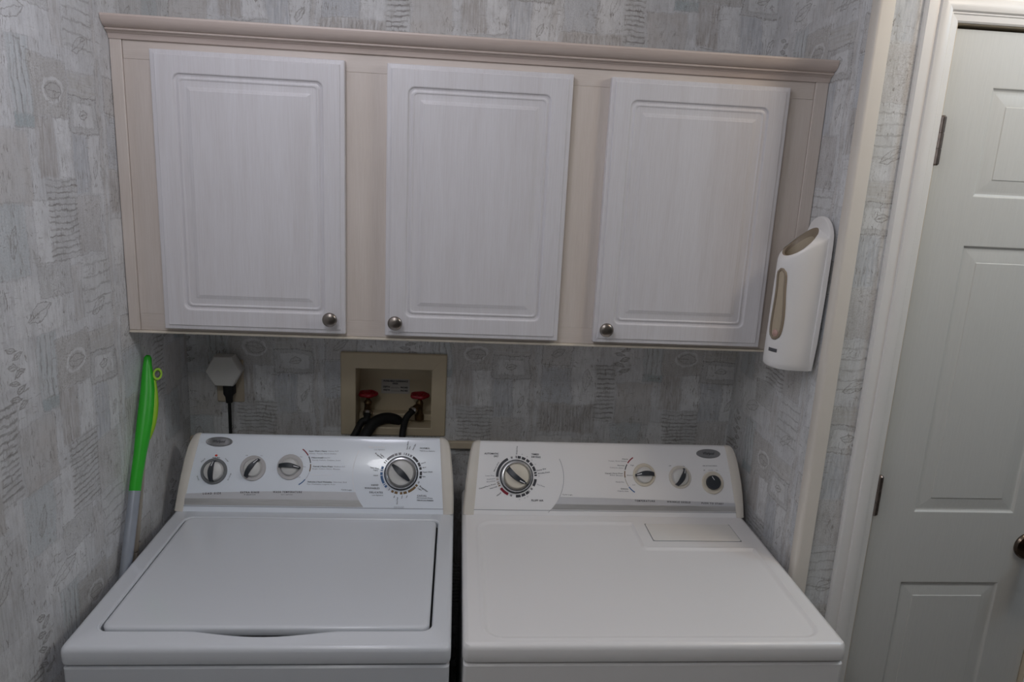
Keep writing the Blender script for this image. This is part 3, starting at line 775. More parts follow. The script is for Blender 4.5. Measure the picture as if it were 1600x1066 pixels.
for s_, r0, a0 in (('Small', .0390, -115), ('Med', .0385, -48), ('Large', .0390, 45), ('Ex Large', .0395, 108)):
    a = math.radians(a0); cxx, ctt = .0843 + r0 * math.sin(a), .0912 + r0 * math.cos(a); w_ = .0055 if len(s_) < 6 else .009
    d = (math.cos(a), -math.sin(a)) if abs(a0) < 100 else (-math.cos(a), math.sin(a))
    T(dk, FW, s_, (cxx - d[0] * w_, ctt - d[1] * w_), (cxx + d[0] * w_, ctt + d[1] * w_), .0027)
T(dk, FW, 'Auto Size', (.0765, .1240), (.0945, .1243), .0026, .02)
DC = (.5332, .0937)
T(wt, FW, 'PRE & SOAK', (.4500, .1570), (.4900, .1572), .0044, .03)  # heading set in white, with the console highlight painted into its colour
T(gr, FW, 'Low Agitation', (.4638, .1508), (.4898, .1512), .0028)
T(dk, FW, 'NORMAL', (.5765, .1566), (.6016, .1566), .0040, .01, 1.1)
T(dk, FW, 'High & Low Agitation', (.5767, .1502), (.6139, .1498), .0026)
T(dk, FW, 'HAND', (.4619, .0642), (.4794, .0644), .0040, .01, 1.1)
T(dk, FW, 'WASHABLES', (.4460, .0568), (.4822, .0564), .0040, .01, 1.1)
T(dk, FW, 'DELICATES', (.4583, .0467), (.4909, .0465), .0040, .01, 1.1)
T(dk, FW, 'Low Agitation', (.4656, .0400), (.4913, .0399), .0028)
T(dk, FW, 'CASUAL', (.5744, .0402), (.5979, .0400), .0040, .01, 1.1)
T(dk, FW, 'Permanent Press', (.5746, .0350), (.6123, .0346), .0032)
T(dk, FW, 'High & Low Agitation', (.5748, .0294), (.6148, .0291), .0028, .03)
T(gr, FW, 'PUSH TO STOP', (.5197, .0125), (.5430, .0126), .0024); T(gr, FW, 'PULL TO START', (.5197, .0093), (.5430, .0094), .0024)
for s_, a, b_, h in (('Extra Rinse', (.5444, .1527), (.5462, .1731), .0028), ('Spin', (.5495, .1535), (.5520, .1610), .0026), ('Final Spin', (.5588, .1518), (.5648, .1668), .0028), ('Regular', (.4672, .1422), (.4860, .1290), .0032), ('Light', (.4800, .1400), (.4895, .1325), .0028),
                     ('Super Wash', (.4569, .1073), (.4783, .1036), .0028), ('Light', (.4650, .1010), (.4760, .0992), .0026), ('Heavy', (.4660, .0870), (.4770, .0880), .0026), ('Super Wash', (.5861, .0975), (.6098, .0985), .0028), ('Heavy', (.5810, .1180), (.5920, .1225), .0026), ('Med', (.5850, .1080), (.5930, .1095), .0026), ('Light', (.5850, .0870), (.5930, .0865), .0026),
                     ('Regular', (.5800, .0636), (.6006, .0497), .0034), ('Light', (.5760, .0590), (.5850, .0530), .0028), ('Extra Wash', (.5262, .0190), (.5266, .0361), .0028), ('Spin', (.5180, .0345), (.5195, .0400), .0026), ('Rinse', (.5370, .0330), (.5375, .0400), .0026), ('Wash', (.5480, .0345), (.5500, .0400), .0026)):
    T(dk, FW, s_, a, b_, h, .015)
obj('dark_lettering', dk, M_ink, con, smooth=0)['kind'] = 'stuff'
obj('grey_lettering', gr, M_inkl, con, smooth=0)['kind'] = 'stuff'
obj('white_lettering', wt, M_inkw, con, smooth=0)['kind'] = 'stuff'
flat('red_light', FW, [ell(.0852, .1292, .0030, .0026, 18)], M_redlt, con, .0004, .0008)
# temperature scale
def curve_seg(c, r0, r1, a0, a1): return arcseg(c[0], c[1], r0, r1, a0, a1)
tx, tt, tr = circ3((.2925, .1468), (.3125, .1060), (.2899, .0634))
flat('red_scale_mark', FW, [arcseg(tx, tt, tr - .0016, tr + .0010, 34, 58)], M_red, con)
flat('black_scale_mark', FW, [arcseg(tx, tt, tr - .0013, tr + .0009, 61, 80)], M_ink, con)
flat('brown_scale_mark', FW, [arcseg(tx, tt, tr - .0014, tr + .0010, 83, 103)], M_brownp, con)
flat('blue_scale_mark', FW, [arcseg(tx, tt, tr - .0015, tr + .0009, 127, 149)], M_blue, con)
flat('grey_scale_mark', FW, [arcseg(tx, tt, tr - .0004, tr + .0002, 104, 126)], M_inkl, con)
# cycle scale around the dial
def segs(c, lst, r0=.0455, r1=.0512): return [arcseg(c[0], c[1], r0, r1, a, b_) for a, b_ in lst]
flat('charcoal_cycle_marks', FW, segs(DC, [(34, 54), (57, 69), (71, 79), (84, 95), (97, 104)]) + segs(DC, [(114, 116), (117.5, 119)], .047, .0505), M_ink, con)['kind'] = 'stuff'
flat('brown_cycle_marks', FW, segs(DC, [(124, 130), (132, 157), (161, 171), (174, 181), (188, 197), (200, 207)]), M_brownp, con)['kind'] = 'stuff'
flat('blue_cycle_marks', FW, segs(DC, [(225, 231), (234, 236), (239, 262), (264, 272), (276, 279), (281, 289)]), M_blue, con)['kind'] = 'stuff'
flat('grey_cycle_marks', FW, segs(DC, [(300, 303), (306, 309), (312, 336), (338, 346), (349, 357), (5, 7), (10, 14), (17, 21), (24, 30), (214, 216)]), M_inkl, con)['kind'] = 'stuff'  # upper left marks are pale: the console glint is put into their colour
dial(wash, FW, 'cycle_dial', DC[0], DC[1], 132, M_knobw, True, 'large chrome rimmed cycle dial')
knob(wash, FW, 'load_size_knob', .0843, .0912, .0312, M_ringd, .0225, 2, .0500, .0125, .020, bend=-.0035, label='knob with a dark grey ring around it')
knob(wash, FW, 'extra_rinse_knob', .1757, .1000, .0306, M_ringt, .0200, 33, .0520, .0120, .020, bend=-.0035)
knob(wash, FW, 'wash_temperature_knob', .2634, .1043, .0310, M_ringt, .0200, 95, .0520, .0120, .020, bend=-.003)

# ---- dryer
RX0, RX1 = .7818, 1.4967
dry = thing('clothes_dryer', ((RX0 + RX1) / 2, -.40, 0), 'white clothes dryer on the right with a lint filter flap in its top', 'dryer')
RF = -.7364
body_shell(RX0, RX1, RF, dry, .8575, M_dwhite)
mb = MB(); L = []
def R2(ins, z, r): return [(x, y, z) for x, y in rrect(RX0 + ins, RX1 - ins, RF + ins, -.077 - ins * .2, r, 6, 1)]
L = [R2(.004, .8590, .012), R2(.0008, .8615, .014), R2(0, .866, .014), R2(0, DT - .011, .014), R2(.0012, DT - .006, .014), R2(.0042, DT - .002, .010), R2(.010, DT, .004)]
mb.loft(L, True, True, False)
# pressed top: height field with a shallow L-shaped panel
nx, ny = 236, 216
gx0, gx1, gy0, gy1 = RX0 + .010, RX1 - .010, RF + .010, -.079
def sd_rr(x, y, x0, x1, y0, y1, r):
    qx = abs(x - (x0 + x1) / 2) - (x1 - x0) / 2 + r; qy = abs(y - (y0 + y1) / 2) - (y1 - y0) / 2 + r
    return math.hypot(max(qx, 0), max(qy, 0)) + min(max(qx, qy), 0) - r
vs = []
for j in range(ny + 1):
    for i in range(nx + 1):
        x = gx0 + (gx1 - gx0) * i / nx; y = gy0 + (gy1 - gy0) * j / ny; lx = x - RX0
        d = max(sd_rr(lx, y, .0425, .6740, -.7115, -.2660, .032), -sd_rr(lx, y, .4155, .80, -.3890, -.20, .012))
        h = -.0036 * (1 - min(1, max(0, (d + .0035) / .007))) + .0012 * math.exp(-((d - .0045) / .0035) ** 2)
        vs.append((x, y, DT + h))
ring = len(mb.v)
mb.add(vs, [(j * (nx + 1) + i, j * (nx + 1) + i + 1, (j + 1) * (nx + 1) + i + 1, (j + 1) * (nx + 1) + i) for j in range(ny) for i in range(nx)])
# skirt joining the last rounded loop to the field: a thin border under the field edge
mb.box(gx0 + .004, gx1 - .004, gy0 + .004, gy1 - .004, DT - .009, DT - .0065)
# rounded-corner slivers between the loop and the rectangular field are closed by a plate just below
mb.add([(x, y, DT - .0050) for x, y in rrect(RX0 + .010, RX1 - .010, RF + .010, -.079, .004, 6, 1)], [tuple(range(28))])
obj('top_deck', mb, M_dwhite, dry, smooth=35)
mb = MB(); mb.box(RX0 + .4470, RX0 + .6605, -.3532, -.2690, DT - .001, DT + .0009); obj('flap_gap', mb, M_ringd, dry)
mb = MB()
L = [[(x, y, z) for x, y in rrect(RX0 + .4482 + i_, RX0 + .6595 - i_, -.3522 + i_, -.2700 - i_, .005, 4, 1)] for i_, z in ((0, DT - .001), (0, DT + .0012), (.0007, DT + .0019), (.002, DT + .0021))]
mb.loft(L, True, True, True); obj('lint_filter_flap', mb, M_lint, dry, smooth=35, label='cream tinted lint filter flap')
FD = Face(RX0)
rl = lambda t: .0268 + .070 * t
rr_ = lambda t: .6965 - .105 * t
rcl = pw([(-.003, .0015), (.068, .0065), (.12, .0115), (.152, .0160), (.170, .0205), (.186, .0270)])
rcr = pw([(-.003, .7172), (.05, .7166), (.079, .7150), (.12, .7110), (.155, .7060), (.172, .7000), (.186, .6920)])
con = console(dry, FD, rl, rr_, rcl, rcr, M_dpanel, .1805)
vx, vt, vr = circ3((.2371, .1441), (.2517, .0930), (.2114, .0029))
topd = pw([(.24, .0423), (.35, .0408), (.50, .0378), (.60, .0352), (.70, .0322)])
ts = [.0423 + (.0112 - .0423) * i / 8 for i in range(9)]
cut = [(vx + math.sqrt(max(0, vr ** 2 - (t - vt) ** 2)), t) for t in ts]
x1b = rr_(.03) - .0005
pts = cut[::-1] + [(x, topd(x)) for x in [cut[0][0] + .003 + (x1b - cut[0][0] - .003) * i / 20 for i in range(21)]] + [(x1b, .0112)]
pts2 = pts[:-1] + [(x, .0112) for x in [x1b - (x1b - cut[-1][0]) * i / 20 for i in range(20)]]
xcd = lambda t: vx + math.sqrt(max(0, vr ** 2 - (t - vt) ** 2))
band_grid('silver_band', FD, xcd, lambda t: x1b, .0245, topd, M_satin, con, 'satin silver band with dark lettering')
band_grid('mirror_band', FD, xcd, lambda t: x1b, .0112, .0245, M_silver, con, 'brushed metal band along the console foot')
AA = [(-.86 + 1.30 * i / 30) for i in range(31)]
flat('printed_arc', FD, [[(vx + vr * math.cos(a), vt + vr * math.sin(a)) for a in AA] + [(vx + (vr + .0009) * math.cos(a), vt + (vr + .0009) * math.sin(a)) for a in AA[::-1]]], M_inkl, con)
badge(dry, FD, .6300, .1565)
dk, gr = MB(), MB()
T(dk, FD, 'AUTOMATIC', (.0519, .1464), (.0875, .1463), .0042, .02, 1.05); T(dk, FD, 'DRY', (.0760, .1399), (.0876, .1397), .0042, .02, 1.05)
T(dk, FD, 'TIMED', (.1708, .1467), (.1898, .1466), .0042, .02, 1.05); T(dk, FD, 'DRYING', (.1708, .1400), (.1939, .1394), .0042, .02, 1.05)
T(dk, FD, 'FLUFF AIR', (.1710, .0329), (.2009, .0327), .0044, .02, 1.1)
T(dk, FD, 'Cycle Logic', (.2486, .0480), (.2743, .0477), .0027)
for s_, a, b_, h, k_ in (('Wrinkle Free', (.1332, .1448), (.1341, .1664), .0028, dk), ('Damp Dry', (.1840, .1058), (.2077, .1114), .0030, dk), ('Wrinkle Press', (.1860, .0984), (.2166, .1030), .0030, dk), ('Cool Down', (.1845, .0724), (.2043, .0662), .0026, gr),
                         ('Less Dry', (.0558, .0912), (.0780, .0917), .0027, gr), ('Delicate', (.0593, .0819), (.0795, .0848), .0027, gr), ('Knits', (.0590, .0760), (.0800, .0790), .0025, gr), ('Casual/Perm Press', (.0400, .0592), (.0812, .0718), .0028, dk), ('Normal', (.0674, .0596), (.0846, .0654), .0028, dk), ('Heavy', (.0846, .0425), (.0950, .0514), .0030, dk), ('More Dry', (.0765, .1020), (.0880, .1260), .0024, dk)):
    T(k_, FD, s_, a, b_, h, .015)
DD = (.1331, .0905)
for s_, a in (('70', 14), ('60', 28), ('50', 43), ('40', 57), ('20', 88), ('10', 150), ('20', 158), ('30', 172)):
    r_ = .0565; x, t = DD[0] + r_ * math.sin(math.radians(a)), DD[1] + r_ * math.cos(math.radians(a)); T(gr, FD, s_, (x - .0016, t), (x + .0016, t), .0025)
for s_, a, b_, h, k_ in (('Heavy', (.4035, .1388), (.4180, .1390), .0029, dk), ('Towels, Work Clothes', (.3673, .1332), (.4145, .1333), .0026, gr), ('Normal', (.3906, .1225), (.4080, .1223), .0028, dk), ('Cottons, Jeans', (.3706, .1168), (.4053, .1162), .0026, gr), ('Casual | Perm Press', (.3578, .1021), (.4036, .1022), .0029, dk), ('Shirts, Blouses', (.3700, .0975), (.4034, .0969), .0026, gr),
                         ('Gentle Dry', (.3844, .0811), (.4060, .0809), .0026, gr), ('Delicate', (.3975, .0645), (.4160, .0643), .0028, dk), ('Lingerie, Knits', (.3887, .0591), (.4170, .0584), .0026, gr), ('High', (.4242, .1236), (.4329, .1233), .0028, gr), ('Low', (.4275, .0745), (.4349, .0746), .0028, gr), ('Medium', (.4140, .0980), (.4290, .0981), .0024, gr)):
    T(k_, FD, s_, a, b_, h, .012)
T(dk, FD, 'TEMPERATURE', (.4323, .0353), (.4841, .0347), .0040, .03, 1.4)
T(dk, FD, 'WRINKLE SHIELD', (.5150, .0340), (.5759, .0329), .0040, .03, 1.4)
T(dk, FD, 'PUSH TO START', (.6045, .0316), (.6621, .0304), .0040, .03, 1.4)
T(dk, FD, 'END OF CYCLE SIGNAL', (.6127, .1253), (.6508, .1257), .0026)
for s_, a, b_ in (('Off', (.5240, .1238), (.5298, .1238)), ('On', (.5598, .1232), (.5650, .1231)), ('Off', (.6135, .1135), (.6182, .1141)), ('On', (.6468, .1145), (.6512, .1138))): T(dk, FD, s_, a, b_, .0026)
T(gr, FD, 'START', (.6260, .1140), (.6390, .1142), .0024)
obj('dark_lettering', dk, M_ink, con, smooth=0)['kind'] = 'stuff'
obj('grey_lettering', gr, M_inkl, con, smooth=0)['kind'] = 'stuff'
flat('charcoal_cycle_marks', FD, segs(DD, [(268, 333), (357.5, 360), (3, 12.5), (16, 27), (31, 41), (45, 56), (59, 73), (76, 81), (83.5, 88), (97, 118), (140, 150), (153, 164), (167, 181)], .0452, .0515) + segs(DD, [(343, 345), (346, 347.5), (126, 128), (129, 130.5), (137, 138.5), (193, 195), (196.5, 198)], .0460, .0508), M_ink, con)['kind'] = 'stuff'
flat('red_cycle_mark', FD, segs(DD, [(205, 233)], .0452, .0515), M_red, con)
flat('brown_cycle_marks', FD, segs(DD, [(240, 243), (246, 248.5), (251, 253), (259, 260.5), (263, 264)], .0455, .0510), M_brownp, con)['kind'] = 'stuff'
tx, tt, tr = circ3((.4290, .1409), (.4084, .1000), (.4306, .0578))
flat('red_scale_mark', FD, [arcseg(tx, tt, tr - .0012, tr + .0016, -56, -33)], M_red, con)
flat('black_scale_mark', FD, [arcseg(tx, tt, tr - .0011, tr + .0011, -77, -60)], M_grip, con)
flat('brown_scale_mark', FD, [arcseg(tx, tt, tr - .0012, tr + .0012, -99, -80)], M_brownp, con)
flat('grey_scale_mark', FD, [arcseg(tx, tt, tr - .0003, tr + .0004, -125, -101)], M_brownp, con)
flat('blue_scale_mark', FD, [arcseg(tx, tt, tr - .0011, tr + .0014, -149, -127)], M_blue, con)
dial(dry, FD, 'cycle_dial', DD[0], DD[1], 128, M_knobc, False, 'large chrome rimmed cycle dial with cream face')
knob(dry, FD, 'temperature_knob', .4585, .0995, .0290, M_knobc, .0200, 266, .0480, .0125, .020, bend=.003)
knob(dry, FD, 'wrinkle_shield_knob', .5512, .0955, .0290, M_cap, .0205, 27, .0470, .0120, .020, bend=.0035)
mb = MB(); o = FD(.6360, .0828, 0)
mb.lathe(o, AX_N, (1, 0, 0), [(.0285, -.003), (.0285, .002), (.027, .0035), (.022, .004), (.0195, .003)], 40)
k = obj('start_button', mb, M_knobc, dry, smooth=30)
mb = MB(); mb.lathe(o, AX_N, (1, 0, 0), [(.0182, .002), (.018, .011), (.0165, .0135), (.010, .0148), (0, .015)], 32); obj('button_cap', mb, M_grip, k, smooth=40, label='charcoal round start button')
mb = MB(); mb.add([FD(.6350, .0885, .0156), FD(.6300, .0972, .0140), FD(.6314, .0978, .0140), FD(.6364, .0890, .0156)], [(0, 1, 2, 3)]); obj('button_mark', mb, M_inkw, k, smooth=0)

# ------------------------------------------------------------------ laundry outlet box in the back wall
lb = thing('laundry_outlet_box', (.592, 0, 1.13), 'ivory recessed laundry outlet box in the wall behind the washer', 'outlet box')
mb = MB(); L = []
for i_, y, inn in ((0, -.0005, 0), (0, -.005, 0), (.0025, -.0075, 0)):
    L.append([(x, y, z) for x, z in rrect(.453 + i_, .732 - i_, 1.0150 + i_, 1.2440 - i_, .003, 3, 1)])
L.append([(x, -.0075, z) for x, z in rrect(.4905, .6945, 1.0360, 1.2025, .002, 3, 1)])
L.append([(x, -.0060, z) for x, z in rrect(.4925, .6925, 1.0380, 1.2005, .002, 3, 1)])
mb.loft(L, True); obj('box_frame', mb, M_box, lb, smooth=30)
mb = MB()
L = [[(x, y, z) for x, z in rrect(.4925, .6925, 1.0380, 1.2005, .002, 3, 1)] for y in (-.0060, .085)]
mb.loft(L, True, False, True); obj('box_recess', mb, M_box, lb, smooth=30)
mb = MB(); mb.box(.493, .692, .050, .0845, 1.0385, 1.058); obj('box_ledge', mb, M_box, lb, bevel=.003)
mb = MB(); mb.box(.5508, .6290, .0838, .0848, 1.1060, 1.1475); pl = obj('box_label', mb, M_label, lb, label='pale printed clearance label')
class Flat2:
    def __call__(s, x, z, n=0): return Vector((x, .0838 - n, z))
F2 = Flat2(); mb = MB()
T(mb, F2, 'AVAILABLE CLEARANCE', (.5560, 1.1425), (.6240, 1.1420), .0048, .03); T(mb, F2, 'AREA', (.5810, 1.1352), (.5970, 1.1350), .0046, .03)
T(mb, F2, 'DEPTH', (.5560, 1.1252), (.5740, 1.1250), .0046, .03); T(mb, F2, 'INCHES', (.6040, 1.1242), (.6240, 1.1240), .0046, .03)
T(mb, F2, 'WIDTH', (.5560, 1.1160), (.5740, 1.1158), .0046, .03); T(mb, F2, 'INCHES', (.6040, 1.1150), (.6240, 1.1148), .0046, .03)
mb.box(.577, .601, .0832, .0836, 1.1222, 1.1228); mb.box(.577, .601, .0832, .0836, 1.1130, 1.1136)
obj('label_lettering', mb, M_ink, pl, smooth=0)['kind'] = 'stuff'
def valve(x, z, y, side):
    mb = MB()
    if side == 'l':
        mb.lathe((x, y, 1.058), (0, 0, 1), (1, 0, 0), [(.012, 0), (.012, .008), (.0095, .010), (.010, .030), (.0115, .034), (.0085, .040), (.0055, .043), (.0045, z - 1.058)], 18)
        mb.tube([(x, y, 1.083), (x + .001, y - .016, 1.078), (x + .001, y - .026, 1.070)], .0095, 14)
        p = Vector((x + .001, y - .026, 1.070)); d = Vector((0, -.7, -.7))
    else:
        mb.lathe((x, y, 1.058), (0, 0, 1), (1, 0, 0), [(.0125, -.012), (.0125, .002), (.009, .006), (.0095, .030), (.0105, .036), (.0075, .042), (.005, .046), (.0045, z - 1.058)], 18)
        mb.tube([(x, y, 1.086), (x - .010, y - .016, 1.084), (x - .016, y - .024, 1.080)], .0095, 14)
        p = Vector((x - .016, y - .024, 1.080)); d = Vector((-.5, -.62, -.5))
    v = obj('valve', mb, M_brass, lb, smooth=40, label='tarnished brass valve with a red wheel')
    mb = MB(); d.normalize()
    mb.lathe(p, d, d.orthogonal(), [(.0118, -.004), (.0122, .0), (.0118, .004)], 20); obj('hose_washer', mb, M_chrome, v)
    # scalloped hand wheel with open spokes
    mb = MB(); n = 60; L = []
    for rr, h in ((.0200, -.0045), (.0240, -.004), (.0262, 0), (.0245, .0045), (.0205, .005), (.0180, .001), (.0200, -.0045)):
        L.append([(x + (rr + .0016 * math.cos(5 * 2 * PI * i / n) * (1 if rr > .02 else .3)) * math.cos(2 * PI * i / n), y + (rr + .0016 * math.cos(5 * 2 * PI * i / n) * (1 if rr > .02 else .3)) * math.sin(2 * PI * i / n), z + h) for i in range(n)])
    mb.loft(L, True)
    for k_ in range(5):
        a = 2 * PI * k_ / 5 + .3; ca, sa = math.cos(a), math.sin(a)
        mb.prism([(x + ca * r_ - sa * w_, y + sa * r_ + ca * w_, z - .003) for r_, w_ in ((.004, -.004), (.020, -.0045), (.020, .0045), (.004, .004))], (0, 0, .005))
    mb.lathe((x, y, z - .006), (0, 0, 1), (1, 0, 0), [(.0075, 0), (.008, .004), (.007, .011), (.0035, .0125)], 18)
    obj('hand_wheel', mb, M_valve, v, smooth=35, label='red scalloped hand wheel')
    return p
pa = valve(.5195, 1.1165, .040, 'l'); pb = valve(.6595, 1.1155, .040, 'r')
def hose(name, pts, r, label, coil=0.0):
    mb = MB(); sp_ = spline(pts, 14); mb.tube(sp_, r, 14)
    if coil:
        pass
    return tag(obj(name, mb, M_rubber, smooth=60), label, 'hose')
hose('supply_hose', [pa + Vector((0, -.002, -.002)), pa + Vector((.0, -.014, -.014)), (.5075, -.002, 1.0495), (.4930, -.022, 1.0230), (.4700, -.038, .985), (.458, -.050, .93), (.455, -.055, .80)], .0092, 'black rubber supply hose from the left red valve down behind the washer')
hose('supply_hose', [pb + Vector((-.001, -.002, -.001)), pb + Vector((-.012, -.012, -.010)), (.6240, -.0, 1.0560), (.6190, -.022, 1.0300), (.6190, -.032, 1.000), (.620, -.045, .94), (.620, -.052, .80)], .0088, 'black rubber supply hose from the right red valve down behind the washer')
dh = [(.484, -.058, .80), (.488, -.058, .93), (.502, -.050, .985), (.5240, -.031, 1.0290), (.5400, -.011, 1.0500), (.5590, .007, 1.0565), (.5780, .019, 1.0555), (.5930, .026, 1.0500), (.6010, .028, 1.0440), (.6040, .029, 1.0385)]
hose('drain_hose', dh, .0150, 'thick black drain hose arching over the lip of the outlet box')

# ------------------------------------------------------------------ electrical outlet, adapter and cord
pltx, pltz = .1680, 1.1560
op = thing('outlet_plate', (pltx, -.003, pltz), 'beige outlet cover plate on the wall behind the hexagonal adapter', 'outlet')
mb = MB()
mb.loft([[(x, y, z) for x, z in rrect(pltx - .0345 + i_, pltx + .0345 - i_, pltz - .0575 + i_, pltz + .0575 - i_, .003, 3, 1)] for i_, y in ((0, -.0005), (0, -.003), (.003, -.006))], True, True, True)
obj('cover_plate', mb, M_plate, op, smooth=30)
for dz in (.0195, -.0195):
    mb = MB(); mb.loft([[(x, y, z) for x, z in rrect(pltx - .0165, pltx + .0165, pltz + dz - .0140, pltz + dz + .0140, .009, 5, 1)] for y in (-.0055, -.0075)], True, True, True)
    obj('receptacle', mb, M_plate, op, smooth=30)
ad = thing('plug_adapter', (.1647, -.03, 1.1935), 'white hexagonal plug adapter on the wall left of the outlet box', 'adapter')
mb = MB()
def hexa(s, y):
    pts = []
    for k_ in range(6):
        a = PI / 3 * k_; c_ = (math.cos(a), math.sin(a))
        for e in (-1, 0, 1):
            b_ = a + e * .085; rr = .0455 if e == 0 else .0452 * math.cos(0) / (math.cos(abs(e * .085)) + math.sin(abs(e * .085)) / math.tan(PI / 3) * 1.0)
            pts.append((.1647 + s * rr * math.cos(b_), y, 1.1935 + s * rr * math.sin(b_)))
    return pts
mb.loft([hexa(.93, -.0078), hexa(.98, -.012), hexa(1.0, -.030), hexa(1.0, -.044), hexa(.975, -.0475), hexa(.93, -.049)], True, True, True)
obj('adapter_body', mb, M_plugw, ad, smooth=25)
pc = thing('power_cord', (.1715, -.03, 1.13), 'black power cord plugged in below the white hexagonal adapter', 'power cord')
mb = MB(); L = []
for z, w_, d_ in ((1.1530, .0130, .0120), (1.150, .0135, .0125), (1.1300, .0132, .0122), (1.1220, .0090, .0090), (1.1060, .0078, .0078), (1.1050, .0060, .0060)):
    L.append([(.1722 + w_ * math.copysign(abs(math.cos(2 * PI * i / 20)) ** .6, math.cos(2 * PI * i / 20)), -.0300 + d_ * math.copysign(abs(math.sin(2 * PI * i / 20)) ** .6, math.sin(2 * PI * i / 20)), z) for i in range(20)])
mb.loft(L, True, True, True); mb.box(.1612, .1832, -.020, -.0080, 1.126, 1.149)
obj('plug', mb, M_rubber, pc, smooth=40)
mb = MB(); mb.tube(spline([(.1722, -.030, 1.107), (.1722, -.031, 1.07), (.1730, -.034, 1.02), (.175, -.042, .95), (.178, -.05, .85)], 8), .0042, 10); obj('cord', mb, M_rubber, pc, smooth=60)

# ------------------------------------------------------------------ bag dispenser on the right alcove wall
ds = thing('bag_dispenser', (XR - .012, -.388, 1.335), 'white plastic bag dispenser hung on the corner trim right of the cabinet', 'dispenser')
DX, DYc, DH, DD_ = XR - .012, -.3870, .0505, .0790
NA = 40
def dloop(z, k=1.0, kx=1.0, zf=None, shift=0.0):
    """half-round section: flat back on the wall, round nose towards the washer; k shrinks it"""
    out = []
    for i in range(NA + 1):
        a = -PI / 2 + PI * i / NA
        c, s_ = math.cos(a), math.sin(a)
        x = DX - .001 - DD_ * kx * (abs(c) ** .80); y = DYc + shift + DH * k * math.copysign(abs(s_) ** .85, s_)
        out.append((x, y, z if zf is None else zf(x, y)))
    return out
def RIM(x, y):
    e = max(0.0, (x - (DX - DD_)) / DD_)
    return 1.5680 + (x - (DX - DD_)) * .98 - .026 * e ** 2 * (abs(y - DYc) / DH) ** 3
mb = MB(); L = [dloop(1.3350, .80, .80, shift=.008), dloop(1.3362, .92, .93, shift=.008), dloop(1.3410, .985, .99, shift=.008), dloop(1.350, 1.0, 1.0, shift=.007)]
for k_ in range(1, 9): L.append(dloop(0, 1.0, 1.0, (lambda kk: (lambda x, y: 1.350 + (RIM(x, y) - .004 - 1.350) * kk / 8))(k_), .007 - .009 * k_ / 8))
L.append(dloop(0, .985, .985, lambda x, y: RIM(x, y) + .001, -.002)); L.append(dloop(0, .94, .955, lambda x, y: RIM(x, y) + .0025, -.002)); 
# teardrop opening on the slanted top
def hole(k, dz, n0=0):
    out = []
    for i in range(NA + 1):
        th = -PI + 2 * PI * i / NA; c, s_ = math.cos(th), math.sin(th)
        x = DX - .0400 - (.0310 + n0) * c; y = DYc - .002 + DH * k * s_ * (1 + .12 * c)
        out.append((x, y, RIM(x, y) + dz))
    return out
H0 = hole(.80, .0022)
L.append(H0)
mb.loft(L, False, False, False)
L0 = L[0]; mb.add(L0, [tuple(range(len(L0)))])
# closing strip of the slanted top behind the hole
a0, a1, b0, b1 = L[-2][0], L[-2][-1], H0[0], H0[-1]
mb.add([a0, a1, b1, b0], [(0, 1, 2, 3)])
obj('dispenser_shell', mb, M_shell, ds, smooth=40)
mb = MB()
mb.loft([H0, hole(.69, -.0015, -.0045), hole(.66, -.010, -.0065)], True, False, False); obj('top_opening_rim', mb, M_linerd, ds, smooth=40, label='tan rim of the top opening')
mb = MB(); hl = hole(.66, -.010, -.0065); hb_ = [(x, y, 1.40) for x, y, z in hole(.66, 0, -.0065)]
mb.loft([hl, hb_], True, False, True); obj('inner_liner', mb, M_liner, ds, smooth=40)
# back plate with a round top
mb = MB(); bp = [(-.4290, 1.338), (-.4370, 1.40), (-.4415, 1.50), (-.4430, 1.58), (-.4425, 1.610)] + [(-.3905 - .052 * math.cos(a), 1.613 + .050 * math.sin(a)) for a in [PI * (.08 + .84 * i / 14) for i in range(15)]] + [(-.3400, 1.590), (-.3390, 1.45), (-.3400, 1.338)]
mb.loft([[(XR - .0005 - (.0085 if True else 0), y, z) for y, z in bp], [(XR - .0150, y, z) for y, z in bp], [(XR - .0180, y * .97 + -.3900 * .03, z * .99 + 1.49 * .01) for y, z in bp]], True, True, True)
obj('back_plate', mb, M_shell, ds, smooth=40)
# slot down the nose with its tan inset
def nose(a, z, off=0.0):
    c, s_ = math.cos(a), math.sin(a)
    kk = (z - 1.35) / (1.58 - 1.35); sh = .007 - .009 * kk
    return Vector((DX - .001 - (DD_ + off) * (abs(c) ** .80), DYc + sh + (DH + off) * math.copysign(abs(s_) ** .85, s_), z))
def slot(z): # centre angle and half width along the height
    s_ = (z - 1.405) / .145
    return -.34 - .05 * math.sin(PI * s_) + .10 * s_, .235 + .05 * math.sin(2 * PI * s_) * .6
zs = [1.402 + .148 * i / 24 for i in range(25)]
def slot_out(scale, off):
    left, right = [], []
    for i, z in enumerate(zs):
        a, w_ = slot(z); e = min(1.0, math.sqrt(max(0.05, 1 - (abs(2 * i / 24 - 1)) ** 12)))
        left.append(nose(a - w_ * e * scale, z, off)); right.append(nose(a + w_ * e * scale, z, off))
    return left, right
l_, r_ = slot_out(1.0, .0008)
mb = MB(); ring_ = l_ + r_[::-1]; ring_.append(ring_[0]); mb.tube(ring_, .0031, 8, False); obj('slot_rim', mb, M_linerd, ds, smooth=60, label='tan rim of the front slot')
l_, r_ = slot_out(.98, .0006)
mb = MB(); mid1 = [nose(slot(z)[0] - .08, z, .0006) for z in zs]; mid2 = [nose(slot(z)[0] + .08, z, .0006) for z in zs]
mb.loft([l_, mid1, mid2, r_], False); obj('slot_inset', mb, M_liner, ds, smooth=60)
mb = MB(); c_ = nose(-.36, 1.4135, .0015)
